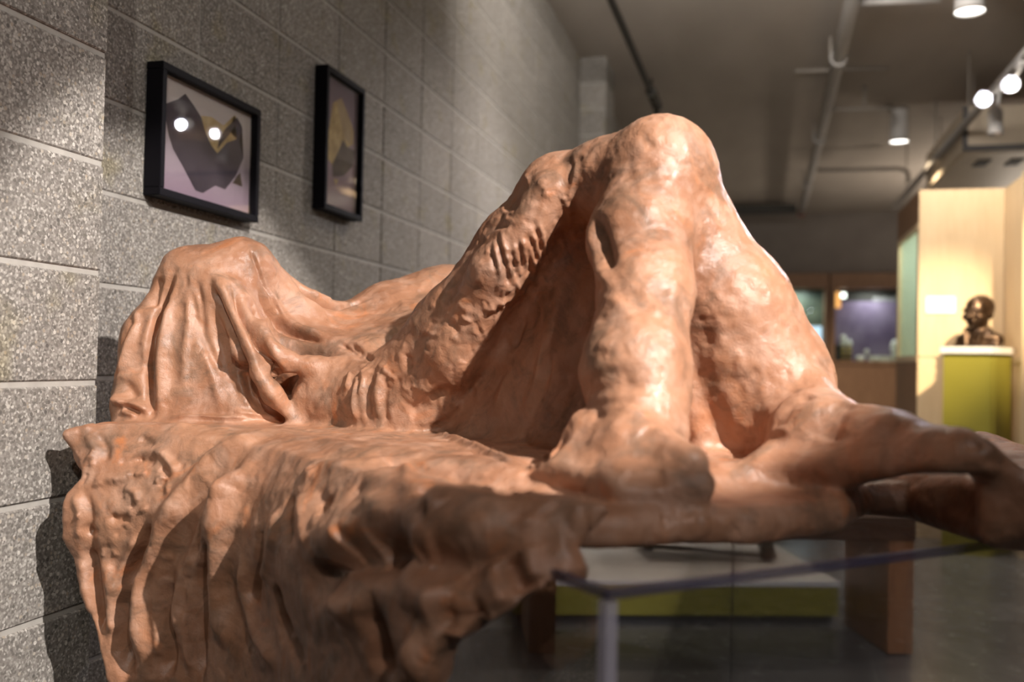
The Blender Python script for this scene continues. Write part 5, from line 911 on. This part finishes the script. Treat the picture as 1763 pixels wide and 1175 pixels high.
def L(u, v, h=0.): return Vector((EYE.x + u * math.cos(YAW) - v * math.sin(YAW), u * math.sin(YAW) + v * math.cos(YAW), EYE.z - .125 + h))

# acrylic plinth that carries it
A = L(.088, .835); top = A.z - .0735
ea = Vector((-.5, .866, 0)); ang = YAW + math.atan2(.5, .866)      # e2 = (.866,.5) in the figure's own axes
pl = thing('acrylic_plinth', 'clear acrylic box plinth with pale edges under the clay sculpture', 'plinth', (A.x, A.y, 0), ang)
LW, LD, T = 1.10, 1.02, .010
bm = boxm(0, LW, 0, LD, top - T, top); obj('top_sheet', bm, M_ACRYL, pl)
for nm, a in (('side_sheet', (0, LW, 0, T)), ('side_sheet', (0, LW, LD - T, LD)), ('side_sheet', (0, T, T, LD - T)), ('side_sheet', (LW - T, LW, T, LD - T))):
    obj(nm, boxm(*a, 0, top - T), M_ACRYL, pl)
for x, y in ((0, 0), (LW, 0), (0, LD)):
    obj('corner_seam', boxm(x - .004 if x == 0 else x - .008, x + .008 if x == 0 else x + .004, y - .004 if y == 0 else y - .008, y + .008 if y == 0 else y + .004, 0, top - T), M_EDGE, pl)
for x0, x1, y0, y1 in ((-.002, LW + .002, -.002, .005), (-.002, LW + .002, LD - .005, LD + .002), (-.002, .005, .005, LD - .005), (LW - .005, LW + .002, .005, LD - .005)):
    obj('top_edge', boxm(x0, x1, y0, y1, top - .008, top + .0005), M_EDGETOP, pl)

# ================================================================ pictures on the wall
ART = {
    'rock_dark': [[0.069,0.75],[0.179,0.831],[0.251,0.91],[0.351,0.831],[0.444,0.742],[0.542,0.636],[0.678,0.741],[0.828,0.918],[0.893,0.843],[0.86,0.682],[0.919,0.552],[0.828,0.342],[0.708,0.179],[0.594,0.187],[0.462,0.081],[0.382,0.082],[0.244,0.262],[0.146,0.379],[0.1,0.482],[0.069,0.603]],
    'rock_gold': [[0.416,0.778],[0.532,0.81],[0.667,0.78],[0.797,0.926],[0.814,0.91],[0.726,0.766],[0.788,0.722],[0.829,0.704],[0.713,0.632],[0.606,0.492],[0.528,0.553],[0.457,0.669]],
    'rock_tip': [[0.838,0.345],[0.876,0.389],[0.909,0.264],[0.792,0.267]],
    'rock_facet': [[0.678,0.741],[0.828,0.918],[0.802,0.826],[0.729,0.702],[0.656,0.612],[0.604,0.531],[0.618,0.615]],
    'shard_gold': [[0.263,0.805],[0.496,0.883],[0.709,0.784],[0.901,0.679],[0.887,0.572],[0.715,0.523],[0.585,0.57],[0.453,0.464],[0.284,0.331],[0.096,0.369],[0.104,0.467],[0.194,0.629]],
    'shard_dark': [[0.585,0.57],[0.715,0.523],[0.954,0.528],[0.882,0.39],[0.621,0.284],[0.306,0.237],[0.284,0.331],[0.453,0.464]],
    'shard_light': [[0.364,0.841],[0.497,0.88],[0.709,0.784],[0.835,0.67],[0.786,0.558],[0.608,0.586],[0.47,0.708]],
    'shard_tip': [[0.322,0.226],[0.461,0.232],[0.388,0.183]]}

def m_print(name, a, b, c):
    m = mat(name, rough=.6, spec=.2); k = N(m); x = k.n('ShaderNodeTexCoord').outputs['Generated']
    sx = k.n('ShaderNodeSeparateXYZ'); k.link(x, sx.inputs[0])
    f = k.math('ADD', sx.outputs[2], k.math('MULTIPLY', k.noise(x, 2.2, 2), .25)); k.col(k.ramp(f, [(.15, a), (.55, b), (1.1, c)])); return m
def m_ink(name, a, b, scale=14): return m_plain(name, a, b, scale, .6, 0, 'Object', (1, 1, 1), .2)
INK_ROCK = m_ink('print_dark_rock', (.040, .030, .042), (.085, .068, .085), 9)
INK_GOLD = m_ink('print_gold', (.34, .23, .08), (.66, .50, .24), 30)
INK_FACET = m_ink('print_facet', (.05, .035, .04), (.12, .09, .07), 20)
INK_PALE = m_ink('print_pale', (.36, .26, .13), (.50, .38, .22), 22)
INK_BROWN = m_ink('print_brown', (.06, .042, .03), (.13, .095, .06), 20)
def picture(name, label, y0, y1, z0, z1, fw, back, layers):
    t = thing(name, label, 'picture', (0.002, (y0 + y1) / 2, (z0 + z1) / 2))
    W, H = (y1 - y0) / 2, (z1 - z0) / 2; D = .043
    bm = bmesh.new()
    for a in ((-W, W, H - fw, H), (-W, W, -H, -H + fw), (-W, -W + fw, -H + fw, H - fw), (W - fw, W, -H + fw, H - fw)):
        box(bm, 0, D, a[0], a[1], a[2], a[3], bev=.0015)
    obj('frame', bm, M_BLACK, t)
    iw, ih = W - fw, H - fw
    pr = obj('print', boxm(.012, .022, -iw, iw, -ih, ih), back, t)
    for i, (k, ink) in enumerate(layers):
        P = [Vector((.0223 + .0004 * i, -iw + 2 * iw * u, -ih + 2 * ih * v)) for u, v in ART[k]]
        b = bmesh.new(); f = b.faces.new([b.verts.new(p) for p in P]); bmesh.ops.triangulate(b, faces=[f])
        obj('printed_shape', b, ink, pr)
    obj('glass', boxm(.0335, .0355, -iw, iw, -ih, ih), M_GLASS, t)
    return t
picture('framed_picture', 'wide black framed photograph of a dark rock with a golden hollow, on the block wall', 1.884, 2.326, 1.416, 1.723, .018,
        m_print('print_backdrop', (.33, .24, .31), (.38, .32, .36), (.66, .60, .56)), [('rock_dark', INK_ROCK), ('rock_gold', INK_GOLD), ('rock_facet', INK_FACET), ('rock_tip', INK_BROWN)])
picture('framed_picture', 'tall narrow black framed photograph of a golden shard, on the block wall', 2.726, 3.022, 1.520, 1.974, .018,
        m_print('print_backdrop_tall', (.26, .18, .18), (.34, .25, .28), (.19, .14, .16)), [('shard_gold', INK_GOLD), ('shard_dark', INK_BROWN), ('shard_light', INK_PALE), ('shard_tip', INK_GOLD)])

# ================================================================ bench and low plinth behind
BA = 0.314
be = thing('wooden_bench', 'brown wooden slab-leg bench standing behind the clear plinth', 'bench', (.580, 3.357, 0), BA)
for x in (0, 1.325):
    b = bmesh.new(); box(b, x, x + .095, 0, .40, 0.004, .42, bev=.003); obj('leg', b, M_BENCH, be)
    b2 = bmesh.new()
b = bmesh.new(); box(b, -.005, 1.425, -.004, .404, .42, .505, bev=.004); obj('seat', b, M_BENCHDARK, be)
lp = thing('low_plinth', 'low olive green plinth with white top on the floor behind the wooden bench', 'plinth', (.580, 3.357, 0), BA)
obj('body', boxm(-.03, 1.31, .425, 1.30, .03, .150), M_OLIVE, lp)
obj('top', boxm(-.035, 1.316, .418, 1.305, .150, .172, bev=.002), M_WHITE, lp)
obj('toe_kick', boxm(-.01, 1.29, .445, 1.28, 0, .03), M_TOE, lp)
st = thing('steel_stand', 'brown steel stand with flat leg and thin rail standing on the low white-topped plinth', 'stand', (1.425, 4.484, .184), BA)
b = bmesh.new(); tube(b, [(0, 0, 0.0), (-.05, .02, .17), (-.09, .035, .33)], [.036, .034, .032], 8); obj('leg', b, M_STEEL, st, loc=(0, 0, 0))
b = bmesh.new(); tube(b, [(-.50, .28, 0.0), (-.42, .24, .17), (-.34, .2, .33)], [.03, .03, .03], 8); obj('leg', b, M_STEEL, st)
obj('foot_rail', tubem([(-.02, 0, .012), (-.60, .28, .012)], .011, 8), M_STEEL, st)
obj('plate', boxm(-.5, .06, -.02, .26, .33, .345, bev=.002), M_STEEL, st)

# ================================================================ maple niche, glazed case, pedestal, bust
ca = thing('display_case', 'maple veneered display case with glazed side beside the bust', 'display case', (2.33, 6.45, 0))
H = 2.185
obj('front_panel', boxm(.0, .49, 0, .022, 1.135, H), M_MAPLE, ca)
obj('front_panel', boxm(.0, .49, -.003, .022, 0, 1.128), M_MAPLE, ca)
obj('header', boxm(-.002, .022, .022, .96, 1.98, H), M_OAKFRAME, ca)
obj('post', boxm(-.002, .022, .022, .06, 1.14, 1.98), M_MAPLE, ca); obj('post', boxm(-.002, .022, .90, .96, 1.14, 1.98), M_MAPLE, ca)
obj('rail', boxm(-.006, .022, .022, .96, 1.10, 1.14), M_MAPLE, ca); obj('rail', boxm(-.006, .022, .06, .90, 1.945, 1.98), M_MAPLE, ca)
obj('lower_panel', boxm(-.002, .022, .022, .96, 0, 1.10), M_OAKFRAME, ca)
obj('glass', boxm(.006, .012, .06, .90, 1.14, 1.945), M_CASEGLASS, ca)
obj('back_panel', boxm(.45, .47, .022, .96, 0, H), m_plain('case_lining', (.42, .46, .40), (.47, .51, .45), 4, .7), ca)
obj('end_panel', boxm(.022, .45, .94, .96, 1.14, H - .03), bpy.data.materials['case_lining'], ca)
obj('top', boxm(.022, .45, .022, .96, H - .03, H - .01), M_MAPLE, ca); obj('shelf', boxm(.022, .45, .022, .96, 1.10, 1.13), M_MAPLE, ca)
wg = thing('wing_panel', 'maple veneered side panel with a ledge to the right of the green pedestal', 'panel', (2.82, 6.45, 0))
obj('upper_panel', boxm(0.003, .03, -.50, .022, 1.14, H), M_MAPLE, wg)
obj('lower_panel', boxm(-.012, .03, -.50, -.006, 0, 1.10), M_MAPLE, wg)
obj('ledge', boxm(-.022, .03, -.505, -.006, 1.10, 1.14, bev=.003), M_MAPLE, wg)
obj('end_trim', boxm(-.024, .034, -.53, -.506, 0, H), M_MAPLE, wg)
tag(obj('label_card', boxm(2.375, 2.545, 6.443, 6.449, 1.408, 1.512), M_WHITE), 'blank white label card on the maple panel left of the bust', 'label')
pc = Vector((2.600, 6.08, 0)); pa = math.radians(53.7)
pd = thing('pedestal', 'tall olive green square pedestal with white top carrying the bronze bust', 'pedestal', pc, pa)
obj('body', boxm(-.135, .135, -.135, .135, 0, 1.148), M_OLIVE, pd)
obj('top', boxm(-.150, .150, -.150, .150, 1.148, 1.188, bev=.003), M_WHITE, pd)

bust_forms = [
    ['ell', [0, .008, .215], [.064, .080, .078], 0, .02], ['ell', [0, -.012, .165], [.054, .066, .062], 0, .02],
    ['ell', [0, -.052, .128], [.030, .024, .022], 0, .015], ['cone', [0, .01, .14], .043, [0, .016, .06], .050, .02],
    ['cone', [0, -.074, .205], .006, [0, -.094, .166], .013, .008], ['cone', [-.012, -.084, .163], .007, [.012, -.084, .163], .007, .006],
    ['cone', [-.046, -.060, .208], .009, [-.010, -.074, .205], .008, .012], ['cone', [.046, -.060, .208], .009, [.010, -.074, .205], .008, .012],
    ['ell', [-.026, -.077, .192], [.015, .012, .010], 0, .006, 'cut'], ['ell', [.026, -.077, .192], [.015, .012, .010], 0, .006, 'cut'],
    ['ell', [-.025, -.064, .192], [.011, .009, .008], 0, .003], ['ell', [.025, -.064, .192], [.011, .009, .008], 0, .003],
    ['ell', [-.040, -.050, .168], [.020, .022, .018], 0, .015], ['ell', [.040, -.050, .168], [.020, .022, .018], 0, .015],
    ['cone', [-.018, -.072, .143], .006, [.018, -.072, .143], .006, .005], ['cone', [-.014, -.070, .134], .007, [.014, -.070, .134], .007, .004],
    ['ell', [0, -.078, .139], [.018, .006, .0022], 0, .002, 'cut'],
    ['ell', [-.064, .010, .182], [.010, .018, .028], .2, .008], ['ell', [.064, .010, .182], [.010, .018, .028], -.2, .008],
    ['ell', [0, .030, .225], [.068, .074, .074], 0, .008],
    ['cone', [-.095, .02, .035], .036, [.095, .02, .035], .036, .03], ['ell', [0, .01, .045], [.105, .060, .055], 0, .03],
    ['cone', [-.045, -.045, .085], .012, [-.030, -.062, .0], .016, .012], ['cone', [.045, -.045, .085], .012, [.030, -.062, .0], .016, .012],
    ['cone', [-.062, .0, .100], .014, [0, .055, .105], .016, .012], ['cone', [.062, .0, .100], .014, [0, .055, .105], .016, .012],
    ['cone', [-.11, -.01, .0], .022, [.11, -.01, .0], .022, .02],
    ['ell', [0, 0, -.06], [.3, .3, .058], 0, .004, 'cut']]
bc = Clay([-.16, -.13, -.03], [.16, .13, .32], .0042); model(bc, bust_forms); bv, bq = bc.mesh()
bu = obj('bronze_bust', (bv.tolist(), [], bq.tolist()), M_BRONZE, None, True, (pc.x, pc.y, 1.193))
bu.scale = (1.08, 1.08, 1.02); bu.rotation_euler = (0, 0, math.radians(-40))
tag(bu, 'small dark bronze bust of a head with collar, on the green pedestal', 'bust')

# ================================================================ far display cabinets
def cabinet(x0, x1, label):
    t = thing('wall_cabinet', label, 'cabinet', (x0, 14.75, 0)); W = x1 - x0
    obj('base', boxm(0, W, .0, .44, 0, 1.10), M_OAKFRAME, t); obj('header', boxm(0, W, 0, .44, 2.22, 2.44), M_OAKFRAME, t)
    obj('sill', boxm(0, W, -.02, .44, 1.10, 1.15, bev=.004), M_OAKFRAME, t)
    obj('stile', boxm(0, .075, 0, .44, 1.15, 2.22), M_OAKFRAME, t); obj('stile', boxm(W - .045, W, 0, .44, 1.15, 2.22), M_OAKFRAME, t)
    obj('glass', boxm(.075, W - .045, .03, .036, 1.15, 2.22), M_CASEGLASS, t)
    return t
c1 = cabinet(1.20, 2.335, 'glazed wooden wall cabinet with a bright screen, seen just right of the sculpture')
c2 = cabinet(2.36, 3.62, 'glazed wooden wall cabinet with a purple panel and small golden exhibits')
PURPLE = m_plain('purple_panel', (.11, .075, .15), (.24, .19, .29), 3, .5)
obj('backdrop', boxm(.075, 1.215, .40, .42, 1.15, 2.05), PURPLE, c2); obj('backdrop', boxm(.075, 1.215, .40, .42, 2.05, 2.22), M_VENT, c2)
obj('backdrop', boxm(.075, 1.09, .40, .42, 1.15, 2.22), m_plain('green_grey_panel', (.03, .04, .035), (.16, .17, .12), 4, .5), c1)
b = bmesh.new(); x = .64
for i in range(11):
    h = random.choice((.07, .05, .05, .06)); box(b, x, x + .022, .392, .399, 2.055, 2.055 + h); x += .036
obj('heading_strokes', b, m_plain('pale_lettering', (.30, .29, .30), (.36, .35, .36), 5, .5), c2)
def on_shelf(name, bm, m, label, cat, x, y=14.86, z=1.15, group=None): return tag(obj(name, bm, m, None, False, (x, y, z)), label, cat, group)
SCREEN = m_emit('screen_glow', (.62, .78, 1.0), 1.5)
mo = thing('screen', 'bright bluish white screen behind glass in the far left cabinet', 'screen', (2.05, 14.95, 1.15))
obj('panel', boxm(-.20, .22, 0, .03, .06, .52, bev=.004), M_FIXT, mo); obj('display', boxm(-.185, .205, -.003, 0, .075, .505), SCREEN, mo); obj('foot', boxm(-.08, .08, -.06, .08, 0, .06), M_FIXT, mo)
GOLD = m_plain('yellow_gold', (.30, .20, .05), (.55, .40, .12), 20, .4)
for i, x in enumerate((2.56, 2.645)):
    t = thing('gold_canister', 'gold canister with black bands, %s of the pair in the purple cabinet' % ('left' if i == 0 else 'right'), 'canister', (x, 14.90, 1.15), 0, 'gold canisters')
    obj('body', tubem([(0, 0, 0), (0, 0, .22)], .035, 14), GOLD, t)
    for z in (.03, .10, .17): obj('band', tubem([(0, 0, z), (0, 0, z + .025)], .0365, 14), M_TOE, t)
on_shelf('white_figurine', tubem([(0, 0, .22), (0, 0, .24), (.01, 0, .30), (0, 0, .36), (0, 0, .385)], [.036, .044, .04, .042, .02], 14), M_WHITE, 'rounded white ornament on top of the left gold canister', 'ornament', 2.56, 14.90)
on_shelf('white_ornament', tubem([(0, 0, .22), (0, 0, .24), (0, 0, .29), (.01, 0, .31)], [.03, .038, .034, .02], 14), M_WHITE, 'smaller cream ornament on top of the right gold canister', 'ornament', 2.65, 14.90)
on_shelf('black_box', boxm(-.035, .035, -.05, .05, 0, .24, bev=.003), M_TOE, 'black upright box left of the gold canisters', 'box', 2.475)
on_shelf('white_cup', tubem([(0, 0, 0), (0, 0, .01), (0, 0, .08)], [.04, .055, .062], 16), M_WHITE, 'white cup in front in the purple cabinet', 'cup', 2.80, 14.84)
on_shelf('small_jar', tubem([(0, 0, 0), (0, 0, .05), (0, 0, .07)], [.03, .034, .02], 14), M_FIXT, 'small pale jar at the right front of the purple cabinet', 'jar', 3.03, 14.84)
on_shelf('white_tray', boxm(-.17, .17, -.06, .06, 0, .085, bev=.004), M_FIXT, 'long pale box lying on the purple cabinet shelf', 'box', 3.10, 15.0)
on_shelf('white_statuette', tubem([(0, 0, 0), (0, 0, .12), (-.01, 0, .2), (0, 0, .28), (.01, 0, .32)], [.05, .04, .05, .045, .02], 14), M_WHITE, 'tall white statuette at the right end of the purple cabinet', 'statuette', 3.27, 14.85)
on_shelf('round_ornament', tubem([(0, 0, .09), (0, 0, .11), (0, 0, .16), (0, 0, .18)], [.012, .03, .03, .012], 14), M_FIXT, 'round pale ornament on a stem between the canisters and the long box', 'ornament', 2.895, 14.95).location.z = 1.15
bpy.context.view_layer.update()
o = thing('cabinet_lamp', 'small glowing orange lamp at the upper left of the purple cabinet', 'lamp', (2.475, 14.95, 2.22))
obj('stem', tubem([(0, 0, 0), (0, 0, -.06)], .008, 8), M_FIXT, o); obj('shade', tubem([(0, 0, -.05), (0, 0, -.28)], [.04, .05], 16), m_emit('orange_glow', (1.0, .42, .13), 1.6), o); obj('bulb', tubem([(.085, 0, -.06), (.085, 0, -.13)], .035, 14), m_emit('bulb_glow', (1, .97, .92), 5), o)

# ================================================================ ceiling services
t = thing('ceiling_pipe', 'thick pale painted pipe running along under the ceiling', 'pipe')
obj('run', tubem([(1.83, -2, 3.22), (1.905, 14.0, 3.22)], .048, 16), M_PIPE, t)
for y in (1.5, 4.4, 7.0, 9.4, 11.8):
    x = 1.84 + .0047 * y
    obj('coupling', tubem([(x, y - .04, 3.22), (x, y + .04, 3.22)], .062, 16), M_PIPE, t)
    obj('hanger', tubem([(x - .05, y + .06, 3.24), (x - .05, y + .06, 3.4)], .012, 8), M_CONDUIT, t)
obj('end_cap', tubem([(1.905, 13.9, 3.22), (1.905, 14.05, 3.22)], .055, 16), mat('red_fitting', (.20, .05, .025), .5), t)
t = thing('sprinkler_pipe', 'thin dark pipe running along the ceiling near the block wall', 'pipe')
obj('run', tubem([(.42, -1, 3.2), (.51, 7.85, 3.2)], .024, 12), M_DARKPIPE, t)
obj('fitting', tubem([(.508, 7.5, 3.2), (.511, 7.95, 3.2)], .042, 12), M_DARKPIPE, t)
obj('drop', tubem([(.511, 7.9, 3.2), (.511, 7.9, 3.05), (.511, 7.9, 3.03)], [.02, .02, .035], 12), M_DARKPIPE, t)
for y in (3.5, 7.85): obj('hanger', tubem([(.47, y, 3.2), (.47, y, 3.4)], .010, 8), M_DARKPIPE, t)
def conduit(label, pts, r, m=M_CONDUIT): return tag(obj('conduit', tubem(pts, r, 10), m), label, 'conduit')
conduit('pale conduit branching off the thick pipe at the top of the view', [(1.915, 5.93, 3.22), (2.36, 5.97, 3.22)], .022, M_PIPE)
conduit('thin conduit running from the thick pipe to the far downlight', [(1.93, 8.30, 3.20), (2.38, 8.36, 3.20), (2.40, 8.45, 3.24), (2.46, 9.10, 3.37)], .014)
conduit('thin conduit fixed flat on the ceiling above the downlight arm', [(1.60, 7.80, 3.388), (2.30, 7.86, 3.388)], .014)
conduit('farthest conduit branching off the thick pipe and bending down', [(1.945, 10.85, 3.2), (2.35, 10.88, 3.2), (2.80, 10.9, 3.2), (2.87, 10.9, 3.16), (2.89, 10.9, 3.05)], .022)
for q in (2.18, ):
    conduit('short upright conduit joining the downlight arm to the ceiling', [(q, 8.335, 3.216), (q, 8.335, 3.399)], .012)
tag(obj('header_beam', boxm(.0, 1.84, 13.95, 14.07, 3.22, 3.34), M_DARKPIPE), 'dark beam across the far end under the ceiling', 'beam')

def downlight(label, x, y, z0, z1):
    t = thing('cylinder_downlight', label, 'ceiling light', (x, y, 0), 0, 'cylinder downlights')
    obj('body', tubem([(0, 0, z0), (0, 0, z1)], .080, 28, caps=False), M_FIXT, t)
    obj('cap', tubem([(0, 0, z1), (0, 0, z1 + .02)], .082, 28), M_CONDUIT, t)
    if z1 + .02 < 3.4: obj('stem', tubem([(0, 0, z1 + .02), (0, 0, 3.4)], .03, 12), M_CONDUIT, t)
    obj('rim', tubem([(0, 0, z0 - .004), (0, 0, z0 + .012)], .083, 28, caps=False), M_CONDUIT, t)
    obj('diffuser', tubem([(0, 0, z0 + .006), (0, 0, z0 + .016)], .077, 28), M_DOWN, t)
downlight('white cylinder downlight hanging farther away, above the far conduit arm', 2.555, 9.15, 3.10, 3.38)
downlight('white cylinder downlight nearest the camera, cut by the top of the picture', 2.49, 5.83, 3.085, 3.38)

tr = thing('light_track', 'long pale lighting track hung under the ceiling on thin rods', 'light track')
b = bmesh.new(); box(b, 2.80, 2.84, -2.0, 11.5, 2.88, 2.90); box(b, 2.80, 2.806, -2.0, 11.5, 2.86, 2.88); box(b, 2.834, 2.84, -2.0, 11.5, 2.86, 2.88); obj('rail', b, M_PIPE, tr)
for y in (1.0, 4.0, 7.55, 8.9, 10.6): obj('rod', tubem([(2.82, y, 2.90), (2.82, y, 3.4)], .006, 6), M_CONDUIT, tr)
def track_head(p, aim, label, lens=M_LENS, rail=2.82):
    """can lamp on a stalk; the mouth is at p and looks at aim"""
    d = (aim - p).normalized(); t = thing('track_spotlight', label, 'spotlight', (0, 0, 0), 0, 'track spotlights')
    b = p - d * .13; top_ = Vector((rail, b.y, 2.86))
    obj('can', tubem([p - d * .15, p - d * .145, p - d * .02, p + d * .010], [.03, .042, .044, .048], 20, caps=False), M_FIXT, t)
    obj('cap', tubem([p - d * .17, p - d * .148], [.02, .036], 16), M_FIXT, t)
    obj('stalk', tubem([top_, top_ - Vector((0, 0, .04)), p - d * .08], .011, 10), M_FIXT, t)
    obj('adaptor', boxm(top_.x - .02, top_.x + .02, top_.y - .05, top_.y + .05, top_.z - .03, top_.z + .002), M_FIXT, t)
    obj('reflector', tubem([p - d * .02, p + d * .002], [.02, .043], 20, caps=False), M_LENSOFF, t)
    obj('lens', tubem([p - d * .012, p - d * .008], .024, 20), lens, t)
    return t
t2 = track_head(KEY_AT, KEY_AIM, 'track spotlight out of view to the right that lights the sculpture')
track_head(HEADS[1][0], Vector((.9, .2, 1.3)), 'brightest white track spotlight, at the right edge of the picture')
track_head(HEADS[3][0], HEADS[3][1], 'added fill spotlight out of view that brightens the low plinth and bench')
track_head(HEADS[5][0], HEADS[5][1], 'added fill spotlight out of view behind the camera that brightens the near pilaster', rail=1.75)
track_head(HEADS[6][0], HEADS[6][1], 'added fill spotlight out of view behind the camera that brightens the sculpture hem')
track_head(HEADS[4][0], HEADS[4][1], 'track spotlight out of view that washes the two framed photographs')
track_head(HEADS[2][0], Vector((.95, .2, 1.3)), 'lit white track spotlight with bluish rim, second on the visible track')
track_head(Vector((2.80, 6.62, 2.57)), Vector((2.82, 6.62, 0)), 'white track spotlight pointing straight down between the two lit ones', M_LENSOFF)

du = thing('air_handler', 'large tan ceiling air handling box with dark lip and two slots above the maple case', 'air handler', (2.87, 7.95, 0))
obj('body', boxm(0, 1.6, 0, 1.75, 2.75, 3.08), M_DUCT, du)
obj('lip', boxm(-.012, 1.61, -.015, .012, 2.74, 2.78), M_DUCTLIP, du); obj('lip', boxm(-.012, .02, -.015, .006, 2.78, 3.09), M_DUCTLIP, du)
obj('bottom_panel', boxm(.02, 1.58, .05, 1.73, 2.732, 2.75), M_DUCT, du)
for x in (.16, .40): obj('slot', boxm(x, x + .10, .30, .55, 2.724, 2.733), M_VENT, du)
for x, y in ((.1, .2), (1.5, .2), (.1, 1.6), (1.5, 1.6)): obj('rod', tubem([(x, y, 3.08), (x, y, 3.398)], .006, 6), M_CONDUIT, du)
